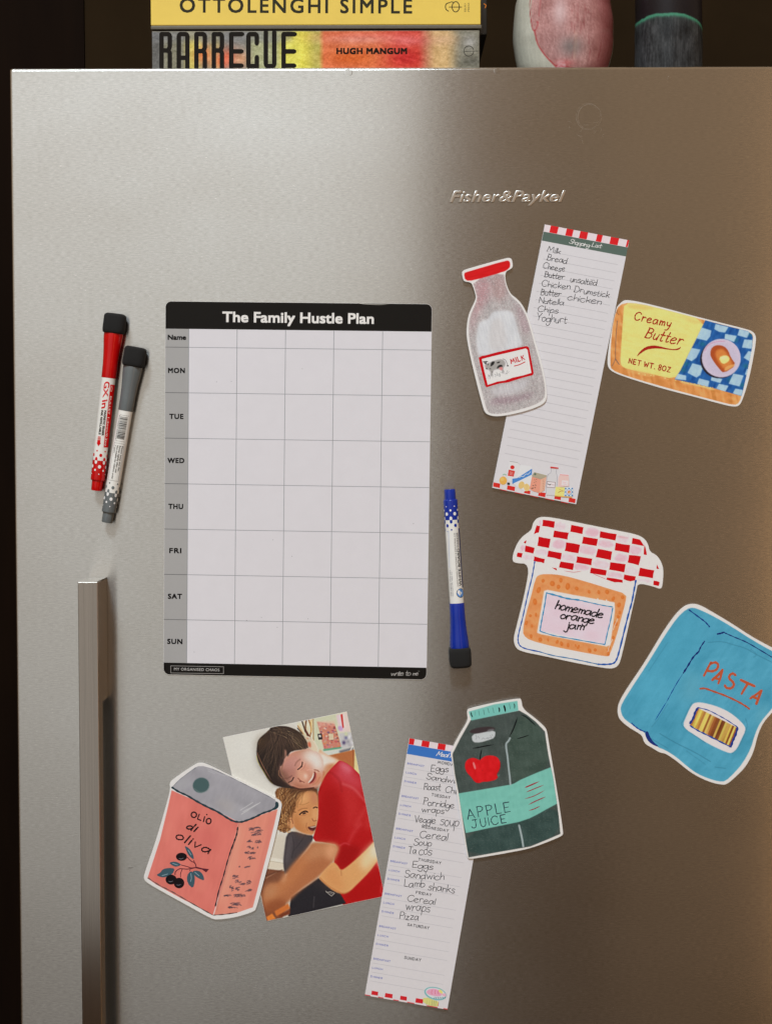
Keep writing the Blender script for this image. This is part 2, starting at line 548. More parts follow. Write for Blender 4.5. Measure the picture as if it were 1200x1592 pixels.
def slab(name, pts, o0, o1, mat, parent, slope=(0, 0, 0, 0)):
    """a sheet with real thickness: outline in photograph pixels, from o0 to o1 metres off the door"""
    x0, y0, sx, sy = slope
    f = lambda p, o: at(p[0], p[1], o1 + (p[0] - x0) * sx + (p[1] - y0) * sy)
    front = [f(p, 0) for p in pts]
    back = [q + Vector((0, o1 - o0, 0)) for q in front]
    n = len(pts)
    tr = tessellate_polygon([[Vector((p[0], -p[1], 0)) for p in pts]])
    faces = [tuple(t) for t in tr] + [tuple(n + i for i in reversed(t)) for t in tr]
    area = sum(pts[i][0] * pts[(i + 1) % n][1] - pts[(i + 1) % n][0] * pts[i][1] for i in range(n))
    for i in range(n):
        j = (i + 1) % n
        faces.append((i, j, n + j, n + i) if area > 0 else (j, i, n + i, n + j))
    me = bpy.data.meshes.new(name)
    me.from_pydata([tuple(v) for v in front + back], [], faces)
    bm = bmesh.new(); bm.from_mesh(me); bmesh.ops.recalc_face_normals(bm, faces=bm.faces); bm.to_mesh(me); bm.free()
    return link(name, me, mat, parent)
# ------------------------------------------------------------------ refrigerator
m, nt, b = new_mat("brushed_steel")
M_STEEL = m
uvn = N(nt, 'ShaderNodeUVMap', uv_map="UVMap")
tan = N(nt, 'ShaderNodeTangent', direction_type='UV_MAP', uv_map="UVMap")
nt.links.new(tan.outputs[0], b.inputs['Tangent'])
v1 = coord(nt, (230, 300, 1200))
g1 = noise(nt, v1, 1.0, 2, .6)                       # fine grain along the brushing
g2 = noise(nt, coord(nt, (5, 5, 9)), 1.0, 3, .5)      # slow clouding of the sheet
g3 = noise(nt, coord(nt, (260, 300, 900)), 1.0, 2, .7)
sp = maprange(nt, g3, .66, .78, 0, 1)
base = mixc(nt, maprange(nt, g1, .3, .7, 0, 1), (.424, .413, .389), (.488, .475, .449))
base = mixc(nt, maprange(nt, g2, .3, .7, 0, .10), base, (.60, .60, .60), 'MIX')
base = mixc(nt, maprange(nt, sp, 0, 1, 0, .45), base, (.85, .83, .80))
nt.links.new(base, b.inputs['Base Color'])
b.inputs['Metallic'].default_value = 1
ro = N(nt, 'ShaderNodeMath', operation='ADD')
nt.links.new(maprange(nt, g2, .3, .7, .198, .224), ro.inputs[0])
nt.links.new(maprange(nt, g1, .3, .7, -.012, .012), ro.inputs[1])
nt.links.new(ro.outputs[0], b.inputs['Roughness'])
b.inputs['Anisotropic'].default_value = .97
hh = N(nt, 'ShaderNodeMath', operation='MULTIPLY_ADD')
nt.links.new(g3, hh.inputs[0]); hh.inputs[1].default_value = .5; nt.links.new(g1, hh.inputs[2])
bump(nt, b, hh.outputs[0], .07, .00018)

m, nt, b = new_mat("handle_steel")
M_HANDLE = m
uvn = N(nt, 'ShaderNodeTangent', direction_type='UV_MAP', uv_map="UVMap")
nt.links.new(uvn.outputs[0], b.inputs['Tangent'])
f = noise(nt, coord(nt, (1500, 1500, 12)), 1.0, 3, .6)
nt.links.new(mixc(nt, maprange(nt, f, .3, .7, 0, 1), (.31, .285, .26), (.37, .34, .31)), b.inputs['Base Color'])
b.inputs['Metallic'].default_value = 1
b.inputs['Roughness'].default_value = .22
b.inputs['Anisotropic'].default_value = .9
bump(nt, b, f, .08, .0001)

M_BADGE = plain_mat("badge_steel", (.58, .56, .53), .28, .02, 300, 0, metal=1)
M_CASE = plain_mat("fridge_case_paint", (.012, .010, .009), .6, .1, 200, spec=.1)

def box(name, x0, x1, o0, o1, z0, z1, mat, parent, bev=0.0, seg=2, uv=None):
    """box in world x, metres off the door (o), world z"""
    bm = bmesh.new()
    bmesh.ops.create_cube(bm, size=1)
    for v in bm.verts:
        v.co = Vector(((x0 + x1) / 2 + v.co.x * (x1 - x0), -(o0 + o1) / 2 + v.co.y * (o1 - o0), (z0 + z1) / 2 + v.co.z * (z1 - z0)))
    if bev: bmesh.ops.bevel(bm, geom=bm.edges[:], offset=bev, segments=seg, affect='EDGES', profile=.5)
    if uv:
        l = bm.loops.layers.uv.new("UVMap")
        for f in bm.faces:
            for lp in f.loops:
                c = lp.vert.co
                lp[l].uv = (c.z + c.y * .7, c.x) if uv == 'vert' else (c.x + c.y * .7, c.z)
    me = bpy.data.meshes.new(name); bm.to_mesh(me); bm.free()
    if bev and seg > 1:
        for p in me.polygons: p.use_smooth = False
    return link(name, me, mat, parent)

TOP = at(600, 104.5).z
XL = at(15, 107).x
XR = XL + 0.79
fr = empty("refrigerator", (XL + .395, 0.3, 0.02), "brushed stainless steel refrigerator door covered in magnets and notes", "refrigerator")
box("door", XL, XR, -.055, 0, .62, TOP, M_STEEL, fr, .0022, 4, uv='vert')
box("cabinet_body", XL + .004, XR - .004, -.66, -.062, .02, TOP - .0006, M_CASE, fr, .003)

# handle: a square bar on a mounting block
hx0, hx1 = at(121.3, 905, .045).x, at(152.3, 905, .045).x
hz = at(121, 905.5, .045).z
hd = empty("handle", (0, 0, 0), None, None); del hd
hn = box("handle", hx0, hx1, .0272, .045, .80, hz, M_HANDLE, fr, .0005, 2, uv='horiz')
hz2 = at(158, 1092, .027).z
box("mounting_block", hx0 + .0006, hx1 - .0003, .0002, .0270, hz2, hz - .0004, M_HANDLE, fr, .0004, 2, uv='horiz')

M_CAP = plain_mat("polished_cap", (.72, .71, .69), .07, .01, 300, 0, metal=1)
box("end_cap", hx0 + .0004, hx1 - .0004, .0006, .0446, hz + .00002, hz + .0006, M_CAP, hn)

# raised maker's name
zt = Z(680, 280, 5.4545)
vs, fs = font_mesh("Fisher&Paykel", .006, 3, 1.0, .32)
x0 = min(v[0] for v in vs); x1 = max(v[0] for v in vs)
cv_ = bpy.data.curves.new("t", 'FONT'); cv_.body = "Fisher&Paykel"; cv_.offset = .0; cv_.shear = .32
cv_.extrude = .02; cv_.bevel_depth = .028; cv_.bevel_resolution = 2; cv_.resolution_u = 4
ob_ = bpy.data.objects.new("t", cv_); COL.objects.link(ob_)
me_ = bpy.data.meshes.new_from_object(ob_); bpy.data.objects.remove(ob_)
a0, a1 = at(*zt((105, 186))), at(*zt((1082, 186)))
s_ = (a1.x - a0.x) / (x1 - x0)
hcap = (at(*zt((105, 95))).z - a0.z) / max(v[1] for v in font_mesh("H", 0, 3)[0])
me_.transform(Matrix.Translation((a0.x - x0 * s_, -.0002, a0.z)) @ Matrix(((s_, 0, 0, 0), (0, 0, -.009, 0), (0, hcap, 0, 0), (0, 0, 0, 1))))
me_.materials.clear()
for p in me_.polygons: p.use_smooth = True
me_.set_sharp_from_angle(angle=R(50))
link("raised_lettering", me_, M_BADGE, fr)

# small dents pressed in near the top edge and faint scratches from old magnets
M_SCR = plain_mat("scratch", (.50, .47, .42), .5, .02, 300, 0, metal=1)
L = Layer(on_door(lambda p: p, .00002), 2e-7)
for i in range(3):
    e = ellipse(915 + random.uniform(-2, 2), 183 + random.uniform(-2, 2), 17 + i * .9, 19 + i * .8, random.uniform(-8, 8), 26)
    k0 = random.randint(0, 12)
    L.stroke((e + e)[k0:k0 + 24], .11, (150, 125, 100), taper=1)
for i in range(13):
    x, y = 912 + random.gauss(0, 14), 204 + random.gauss(0, 7)
    a = random.uniform(0, 6.3); l = random.uniform(5, 12)
    L.stroke([(x, y), (x + l * math.cos(a) * .5 + random.uniform(-2, 2), y + l * math.sin(a) * .5), (x + l * math.cos(a), y + l * math.sin(a))], .1, (150, 125, 100), taper=1)
tag(L.build("scratches", M_SCR, fr), kind="stuff")
M_SPOT = plain_mat("specks", (.10, .09, .08), .8, .02)
L = Layer(on_door(lambda p: p, .00003), 1e-6)
for x, y in ((121, 157), (416, 155), (342, 302), (905, 122), (1152, 740), (196, 1186), (745, 255), (245, 300), (820, 690), (560, 1480)):
    L.poly(ellipse(x, y, .55, .5, 0, 7), (40, 36, 32))
L.stroke([(200, 1349.5), (207, 1349)], .7, (90, 80, 70), smooth=False)
tag(L.build("specks", M_SPOT, fr), kind="stuff")
bmd = bmesh.new()
for x, y, s in ((541, 113, 7), (772, 110, 5), (1040, 122, 3)):
    c = at(x, y); r = s * PXM
    for k in range(1):
        v = bmesh.ops.create_uvsphere(bmd, u_segments=20, v_segments=10, radius=r)['verts']
        for q in v: q.co = Vector((c.x + q.co.x, -.00002 + q.co.y * .012, c.z + q.co.z * .8))
me = bpy.data.meshes.new("dent"); bmd.to_mesh(me); bmd.free()
for p in me.polygons: p.use_smooth = True
tag(link("dents", me, M_STEEL, fr), kind="stuff")
me.uv_layers.new(name="UVMap")
ud = me.uv_layers["UVMap"].data
for lp in me.loops:
    c = me.vertices[lp.vertex_index].co; ud[lp.index].uv = (c.z + c.y * .7, c.x)

# ------------------------------------------------------------------ behind: wall and cupboard side
M_WALL = plain_mat("dark_brown_wall", (.024, .0145, .0065), .9, .10, 12, spec=.05)
M_SIDE = plain_mat("dark_wood_panel", (.008, .0035, .0015), .7, .25, 3, spec=.05, stretch=(8, 8, 1))
wx = at(130, 50, -.75).x
o = box("wall", wx, 2.2, -.80, -.76, 0.0, 3.0, M_WALL, None); tag(o, kind="structure")
o = box("cupboard_side_wall", -2.0, wx - .0005, -.80, -.757, 0.0, 3.0, M_SIDE, None); tag(o, kind="structure")

# ------------------------------------------------------------------ cook books lying on top
def plate(tr, out):
    return on_door(tr, out)
SB = .016
bx = lambda px, py: at(px, py, -SB)
def book(name, label, xl, xr, yt, yb, mat_c, depth):
    a, c = bx(xl, yb), bx(xr, yt)
    e = empty(name, ((a.x + c.x) / 2, SB + depth / 2, a.z), label, "book", "cookbooks stacked on the fridge")
    return e, a, c
M_GREYB = plain_mat("book_board", lin((112, 106, 92), .9), .4, .08, 200)
M_PAGES = plain_mat("book_pages", (.55, .50, .42), .8, .15, 30, .3, stretch=(1, 1, 60))
M_YEL = plain_mat("yellow_cover", lin((234, 202, 92), 1.15), .38, .03, 60)

e, a, c = book("cookbook", "yellow spined cookbook lying on top of the colourful foil covered book", 234, 747.5, -34, 46, None, .20)
zb = bx(400, 46).z; z1 = bx(400, 39.3).z; zt_ = bx(400, -36).z
box("cover_board", bx(235, 46).x, bx(748.5, 46).x, -SB - .20, -SB + .001, zb + .0002, z1 - .0003, M_GREYB, e, .0006)
box("spine", bx(234.5, 0).x, bx(747, 0).x, -SB - .004, -SB, z1, zt_, M_YEL, e, .0008, 3)
box("pages", bx(236.5, 0).x, bx(745, 0).x, -SB - .197, -SB - .0045, z1, zt_ - .003, M_PAGES, e)
box("cover_board", bx(234.5, 0).x, bx(747, 0).x, -SB - .20, -SB - .0042, zt_ - .0028, zt_, M_YEL, e, .0005)
L = Layer(plate(Z(220, 0, 4.2857), -SB + .00005))
typeset(L, "OTTOLENGHI SIMPLE", (258, 81), (1800, 88), 92, (48, 46, 34), bold=.022, space=1.25)
L2 = Z(480, 0, 4.2857)
q = Layer(plate(L2, -SB + .00005))
q.stroke([(935, 18), (918, 24), (910, 40), (914, 62), (930, 74)], 6, (60, 55, 35))
q.stroke(ellipse(978, 45, 24, 34, 0, 22) + [(1002, 45)], 6, (60, 55, 35))
q.stroke([(935, 47), (1018, 47)], 5, (60, 55, 35), smooth=False)
q.stroke([(935, 18), (952, 12), (966, 20)], 5, (60, 55, 35))
typeset(q, "EBURY", (1047, 78), (1047, 20), 12, (110, 100, 60))
typeset(q, "PRESS", (1070, 78), (1070, 18), 12, (110, 100, 60))
L.build("spine_lettering", M_INK, e); q.build("publisher_mark", M_INK, e)

# foil book
e, a, c = book("cookbook", "cookbook with rainbow foil spine lying directly on the fridge under the yellow book", 236, 745, 47, 106, None, .19)
zf0, zf1 = TOP, bx(400, 47.3).z
cv = Canvas(234, 44, 748, 112, 2, (120, 118, 112))
tz = lambda s: P(s, Z(220, 0, 4.2857))
g0 = cv.vnoise(9, 6)
def vband(x0, x1, col, al=1, soft=14):
    m = np.clip((cv.X - x0) / soft + .5, 0, 1) * np.clip((x1 - cv.X) / soft + .5, 0, 1)
    cv.put(m, col, al)
vband(234, 252, (88, 88, 86), 1, 6); vband(252, 300, (120, 118, 100), 1, 12); vband(290, 312, (198, 185, 90), .9, 12)
cv.blob(318, 84, 16, 16, (225, 120, 60), .9); cv.blob(340, 96, 14, 12, (220, 95, 60), .9); cv.blob(304, 70, 12, 9, (205, 190, 95), .9)
vband(325, 345, (190, 175, 95), .5, 12); cv.blob(354, 90, 18, 16, (214, 95, 65), .9); cv.blob(376, 92, 16, 14, (206, 150, 110), .8)
vband(388, 448, (168, 172, 125), .8, 16); vband(436, 480, (212, 206, 88), 1, 20); vband(468, 520, (212, 200, 60), .6, 16)
vband(500, 620, (205, 105, 62), 1, 8); vband(600, 668, (196, 60, 45), 1, 40)
cv.blob(545, 90, 36, 11, (196, 85, 20), .9); cv.blob(632, 90, 22, 12, (176, 22, 22), 1); cv.blob(585, 56, 80, 8, (214, 90, 80), .6)
vband(664, 716, (200, 165, 110), .9, 24); vband(706, 760, (120, 118, 105), 1, 24)
cv.blob(690, 62, 22, 10, (205, 170, 135), .7); cv.blob(730, 66, 12, 12, (165, 165, 165), .7); cv.blob(735, 96, 20, 8, (70, 70, 62), .8)
cv.blob(560, 62, 60, 8, (214, 140, 128), .7); cv.blob(635, 64, 32, 9, (214, 112, 115), .7)
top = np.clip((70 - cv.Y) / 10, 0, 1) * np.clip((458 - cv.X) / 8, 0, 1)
cv.put(top * (.55 + .45 * cv.vnoise(14, 7)), (118, 120, 124), .75)  # grey glare of the foil painted into the colour, upper left
cv.line([(236, 48.5), (745, 48.5)], 1.5, (150, 140, 120), .6, .5)
cv.mottle(12, 9, 3, 15); cv.mottle(9, 4, 2.4, -35); cv.mottle(10, 1.6, 1.2)
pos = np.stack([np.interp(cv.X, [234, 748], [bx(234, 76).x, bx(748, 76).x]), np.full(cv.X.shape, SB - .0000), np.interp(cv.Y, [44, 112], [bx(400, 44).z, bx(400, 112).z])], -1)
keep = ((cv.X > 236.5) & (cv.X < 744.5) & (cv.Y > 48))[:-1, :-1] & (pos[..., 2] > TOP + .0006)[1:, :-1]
box("cover", bx(236, 0).x, bx(745.3, 0).x, -SB - .19, -SB - .0004, TOP + .0002, zf1, M_GREYB, e, .0006)
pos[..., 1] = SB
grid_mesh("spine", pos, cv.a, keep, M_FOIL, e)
L = Layer(plate(Z(220, 0, 4.2857), -SB + .00006))
BK = (26, 22, 18)
T, Bm = 212, 452
def letter(x0, x1, kind, w=30, cut=None):
    t = T
    S = lambda *p: L.stroke(list(p), w, BK, smooth=False, wob=0)
    h = w / 2
    if kind == 'B':
        S((x0 + h, t + h), (x0 + h, Bm)); S((x0 + h, t + h), (x1 - h - 8, t + h), (x1 - h, t + h + 12), (x1 - h, 312), (x1 - h - 10, 336)); S((x0 + w, 336), (x1 - h - 10, 336), (x1 - h, 352), (x1 - h, Bm))
    if kind == 'A':
        S((x0 + h, Bm), (x0 + h, t + h + 12), (x0 + h + 8, t + h), (x1 - h - 8, t + h), (x1 - h, t + h + 12), (x1 - h, Bm)); S((x0 + w, 385), (x1 - w, 385))
    if kind == 'R':
        S((x0 + h, t + h), (x0 + h, Bm)); S((x0 + h, t + h), (x1 - h - 8, t + h), (x1 - h, t + h + 12), (x1 - h, 318), (x1 - h - 10, 340)); S((x0 + w, 340), (x1 - h - 10, 340), (x1 - h, 356), (x1 - h, Bm))
    if kind == 'E':
        S((x0 + h, t + h), (x0 + h, Bm)); S((x0 + h, t + h), (x1 + 4, t + h)); S((x0 + h, 342), (x1, 342)); S((x0 + h, 437), (x1, 437))
    if kind == 'C':
        S((x1 - h, 290), (x1 - h, t + h + 12), (x1 - h - 8, t + h), (x0 + h + 8, t + h), (x0 + h, t + h + 12), (x0 + h, 430), (x0 + h + 6, 440)); S((x1 - h, 380), (x1 - h, Bm)); S((x0 + h, 440), (x1 - h, 440))
    if kind == 'U':
        S((x0 + h, t), (x0 + h, 428), (x0 + h + 8, 440), (x1 - h - 8, 440), (x1 - h, 428), (x1 - h, t))
for k, x0, x1 in (('B', 120, 205), ('A', 235, 322), ('R', 352, 438), ('B', 468, 552), ('E', 584, 668), ('C', 698, 784), ('U', 814, 900), ('E', 932, 1018)):
    letter(x0, x1, k)
q = Layer(plate(Z(480, 0, 4.2857), -SB + .00006))
typeset(q, "HUGH MANGUM", (187, 358), (652, 358), 36, (28, 20, 14), bold=.06, space=1.1)
q.build("author_lettering", M_INK, e); q = Layer(plate(Z(480, 0, 4.2857), -SB + .00006))
q.stroke(ellipse(1065, 340, 32, 34, 0, 22), 5, (60, 58, 52)); q.stroke([(1040, 342), (1125, 340)], 4, (60, 58, 52))
L.build("title_lettering", M_INK, e); q.build("publisher_mark", M_INK, e)

# dark book seen as a sliver behind
M_DARKB = plain_mat("black_cover", (.02, .017, .014), .4, .1)
e = empty("cookbook", (bx(700, 0).x, .25, bx(600, 30).z), "dark book edge just showing past the right end of the yellow book", "book", "cookbooks stacked on the fridge")
box("cover", bx(500, 0).x, at(757, 10, -.06).x, -.24, -.06, zf1 + .0068, bx(600, -30).z, M_DARKB, e, .001)
L = Layer(on_door(lambda p: p, -.0598)); L.stroke([(752, 6), (755, 8), (754, 12)], 1.6, (190, 110, 40)); L.build("cover_mark", M_INK, e)

# ------------------------------------------------------------------ pottery
def pot(name, label, cpx, out, prof, cv, kx, mat, rim):
    c = at(cpx, 100, out)
    c = Vector((c.x, -out, TOP))
    e = empty(name, tuple(c), label, "vase", "pottery standing on the fridge")
    nz, na = 150, 260
    zs = np.linspace(0, prof[-1][0], nz)
    rr = np.interp(zs, [p[0] for p in prof], [p[1] for p in prof])
    # smooth the silhouette
    k = np.hanning(15); k /= k.sum()
    rr = np.convolve(np.pad(rr, 7, mode='edge'), k, 'valid')
    ph = np.linspace(-math.pi, math.pi, na)
    A, Zz = np.meshgrid(ph, zs); Rr = np.repeat(rr[:, None], na, 1)
    wob = 1 + .006 * np.sin(A * 2 + 1) + .004 * np.sin(Zz * 260 + A)
    pos = np.stack([c.x + Rr * wob * np.sin(A), c.y - Rr * wob * np.cos(A), c.z + .0004 + Zz], -1)
    colr = cv.sample(cpx + kx * A, 103 - Zz / PXM * .96)
    o = grid_mesh("body", pos[::-1], colr[::-1], np.ones((nz - 1, na - 1), bool), mat, e)
    for p in o.data.polygons: p.use_smooth = True
    bm = bmesh.new()
    rt = rr[-1]
    q = bmesh.ops.create_circle(bm, cap_ends=True, segments=64, radius=rt * .93)
    for v in bm.verts: v.co = Vector((c.x + v.co.x, c.y + v.co.y, c.z + zs[-1] - .004))
    me = bpy.data.meshes.new("inside"); bm.to_mesh(me); bm.free()
    link("inside", me, M_DARKB, e)
    return e
M_GLAZE = print_mat("pot_glaze", .14, .05, 900, .04, spec=.5)
M_MATTE = print_mat("vase_clay", .40, .15, 900, .4, (1, 1, .35))
S_ = lambda x, c=875, r=80: c + r * math.asin(max(-1, min(1, (x - c) / 78.5)))
zp = lambda s: [(S_(p[0]), p[1]) for p in P(s, Z(770, 0, 3.529))]
cv = Canvas(600, -160, 1150, 112, 1, (178, 178, 166))
cv.mottle(6, 4, 30); cv.mottle(7, 30, 14); cv.mottle(7, 1, 1.6)
pk = zp("165,-400 175,90 190,135 205,190 230,250 270,300 310,345 600,345 640,300 640,-400")
mk = cv.blur(cv.mask(pk), .5)
cv.put(mk, (166, 122, 120))
cv.mottle(12, 2.0, 9, 0, mk); cv.mottle(18, 20, 16, 0, mk); cv.mottle(20, .9, 1.8, 0, mk)
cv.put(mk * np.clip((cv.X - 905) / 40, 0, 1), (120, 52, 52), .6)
cv.blob(S_(880), 65, 22, 16, (120, 122, 122), .7, clip=mk); cv.blob(S_(862), 14, 12, 26, (200, 178, 180), .7, clip=mk)
for k_ in range(26):
    x = random.uniform(880, 935); y = random.uniform(0, 70); cv.line([(S_(x), y), (S_(x) - 1, y + random.uniform(6, 22))], .8, (120, 40, 45), .5, .45)
cv.line(zp("165,-400 165,-60 172,60 185,125 200,130 212,95 205,90"), 1.3, (150, 25, 35), .5, .9)
cv.line(zp("195,135 205,200 232,255 270,302 305,330 350,340"), 1.6, (165, 25, 35), .6, .95)
cv.line(zp("222,-200 218,30 214,60"), .8, (160, 40, 50), .5, .8)
cv.line(zp("305,325 360,335 420,345 500,348 590,335"), 5, (150, 18, 24), 1.5, .85)
cv.blob(S_(868), 88, 18, 5, (205, 80, 85), .5, clip=mk)
pot("vase", "round white ceramic vase with dripping pink and red glaze on the fridge", 875, -.060,
    [(0, .0310), (.002, .0328), (.010, .0370), (.020, .0398), (.032, .0414), (.048, .0412), (.065, .039), (.08, .034), (.092, .028), (.105, .0265), (.115, .029)], cv, 80, M_GLAZE, 1)
cv = Canvas(800, -160, 1300, 112, 1, (45, 47, 49))
cv.mottle(16, 1.5, 14); cv.mottle(12, 14, 20); cv.mottle(10, 1.2, 3)
xs = cv.X
edge = 14 + 6 * ((xs - 1030) / 50) ** 2 * (xs > 1030) + 4 * np.clip((1010 - xs) / 40, 0, 1) + 2.5 * (cv.vnoise(6, 600) - .5)
up = np.clip((edge - cv.Y) * 1.2 + .5, 0, 1)
gr = np.exp(-((cv.Y - edge - 1.5) / 3.4) ** 2) + .5 * np.exp(-np.clip(cv.Y - edge, 0, 99) / 5) * cv.vnoise(1.6, 9) * (cv.Y > edge)
cv.put(np.clip(gr, 0, 1), (66, 142, 112), .85)
cv.put(up, (26, 22, 25)); 
pot("vase", "dark charcoal cylinder vase with a thin green glaze line near its rim", 1038.5, -.050,
    [(0, .0268), (.004, .0275), (.03, .0275), (.052, .0270), (.075, .0272), (.10, .0275)], cv, 54, M_MATTE, 1)
# ------------------------------------------------------------------ weekly planner
pc = [(257.6, 468.2), (671.6, 472.6), (662.9, 1056.8), (254.4, 1048.6)]
PWD, PHT = 413.0, 583.0
def pl(p):
    u, v = p[0] / PWD, p[1] / PHT
    a = [pc[0][i] * (1 - u) + pc[1][i] * u for i in (0, 1)]; b_ = [pc[3][i] * (1 - u) + pc[2][i] * u for i in (0, 1)]
    return (a[0] * (1 - v) + b_[0] * v, a[1] * (1 - v) + b_[1] * v)
def rrect(x0, y0, x1, y1, r, n=7):
    out = []
    for cx, cy, a0 in ((x1 - r, y0 + r, -90), (x1 - r, y1 - r, 0), (x0 + r, y1 - r, 90), (x0 + r, y0 + r, 180)):
        for i in range(n):
            a = R(a0 + 90 * i / (n - 1)); out.append((cx + r * math.cos(a), cy + r * math.sin(a)))
    return out
e = empty("planner_board", tuple(at(460, 1052, 0)), "white weekly family planner sheet with black header and empty grid", "planner")
slab("magnetic_sheet", [pl(p) for p in rrect(0, 0, PWD, PHT, 9)], 0.0001, .0009, M_EDGE, e)
mpl = on_door(pl, .00095)
def rr_part(y0, y1, top):
    r = 9
    if top: return [(.3, y1), (.3, r)] + [(r - (r - .3) * math.cos(R(a)), r - (r - .3) * math.sin(R(a))) for a in range(0, 91, 15)] + [(PWD - r + (r - .3) * math.sin(R(a)), r - (r - .3) * math.cos(R(a))) for a in range(0, 91, 15)] + [(PWD - .3, y1)]
    return [(.3, y0), (PWD - .3, y0)] + [(PWD - r + (r - .3) * math.cos(R(a)), PHT - r + (r - .3) * math.sin(R(a))) for a in range(0, 91, 15)] + [(r - (r - .3) * math.sin(R(a)), PHT - r + (r - .3) * math.cos(R(a))) for a in range(0, 91, 15)]
hy, fy, gx = .0737 * PHT, .9680 * PHT, .0885 * PWD
hl = [v * PHT for v in (.1229, .2448, .3668, .4886, .6102, .7316, .8524)]
vl = [v * PWD for v in (.0885, .2697, .4516, .633, .816)]
BLK = (16, 14, 12)
L = Layer(mpl); L.poly(rr_part(0, hy, True), BLK)
hd = L.build("header_band", M_BOARD, e)
L = Layer(mpl, 3e-6)
typeset(L, "The Family Hustle Plan", (88.9, 31.0), (322.5, 31.4), 15.2, (220, 218, 216), bold=.032)
for p in L.v: p.y -= .00003
L.build("title_lettering", M_INK, hd)
L = Layer(mpl); L.poly(rr_part(fy, PHT, False), BLK)
ft = L.build("footer_band", M_BOARD, e)
zf = Z(250, 1020, 7.059)
L = Layer(on_door(zf, .00100), 3e-6)
for a_, b_ in (((112, 107), (690, 117)), ((690, 117), (690, 193)), ((690, 193), (112, 185)), ((112, 185), (112, 107))):
    L.stroke([a_, b_], 5, (150, 148, 145), smooth=False, wob=0)
typeset(L, "MY ORGANISED CHAOS", (148, 157), (645, 167), 30, (190, 188, 186), space=1.1)
L.build("maker_lettering", M_INK, ft)
L = Layer(on_door(Z(560, 1020, 10), .00100), 3e-6)
write(L, "write", (472, 305), (665, 300), 72, 6.5, (180, 178, 176), track=-1, lean=.25)
write(L, "to", (695, 300), (775, 300), 78, 6.5, (180, 178, 176), track=0, lean=.25)
write(L, "me", (812, 300), (895, 298), 62, 6.5, (180, 178, 176), track=-1, lean=.25)
L.stroke([(900, 234), (920, 236)], 5, (150, 148, 146), smooth=False)
L.build("script_lettering", M_INK, ft)
L = Layer(mpl)
L.poly([(.3, hy), (gx, hy), (gx, fy), (.3, fy)], (158, 158, 158))
dc = L.build("day_column", M_BOARD, e)
z1, z3 = Z(240, 455, 5.217), Z(240, 740, 4.826)
L = Layer(on_door(lambda p: p, .00100), 3e-6)
for s, zz, a_, b_, h in (("Name", z1, (112, 380), (257, 381), 37), ("MON", z1, (115, 650), (247, 651), 38), ("TUE", z1, (125, 1022), (235, 1023), 38),
                         ("WED", z1, (110, 1380), (242, 1381), 38), ("THU", z3, (108, 245), (215, 247), 35), ("FRI", z3, (115, 577), (202, 578), 35),
                         ("SAT", z3, (105, 920), (207, 921), 35), ("SUN", z3, (100, 1258), (210, 1260), 35)):
    sc = 5.217 if zz is z1 else 4.826
    L = Layer(on_door(lambda p: p, .00100), 3e-6)
    typeset(L, s, zz(a_), zz(b_), h / sc, (18, 17, 17), bold=.045, space=1.0 if s == "Name" else 1.15)
    L.build("day_name", M_INK, dc)
L = Layer(mpl)
L.poly([(gx, hy), (PWD - .3, hy), (PWD - .3, fy), (gx, fy)], (208, 207, 213))
gd = L.build("writing_grid", M_BOARD, e)
L = Layer(on_door(pl, .00098), 1e-6)
for y in hl:
    L.stroke([(.5, y), (gx, y)], .85, (96, 97, 99), smooth=False, wob=0)
    L.stroke([(gx, y), (PWD - .5, y)], .8, (138, 142, 148), smooth=False, wob=0)
for x in vl: L.stroke([(x, hy), (x, fy)], .85, (136, 140, 144), smooth=False, wob=0)
for p in ((80, 125), (103, 124), (170, 370), (130, 496), (226, 492), (153, 491), (48, 547), (178, 506), (389, 341), (213, 103), (200, 395)):
    L.poly(ellipse(p[0], p[1], .55, .5, 0, 7), (110, 108, 112))
L.build("ruled_lines", M_INK, gd)
L = Layer(on_door(lambda p: p, .00104), 1e-6)
L.stroke([(556, 471.4), (565, 472.4), (578, 473.2), (590, 473.6), (604, 472.8)], .8, (170, 168, 160), taper=1)
L.build("worn_edge", M_INK, hd)

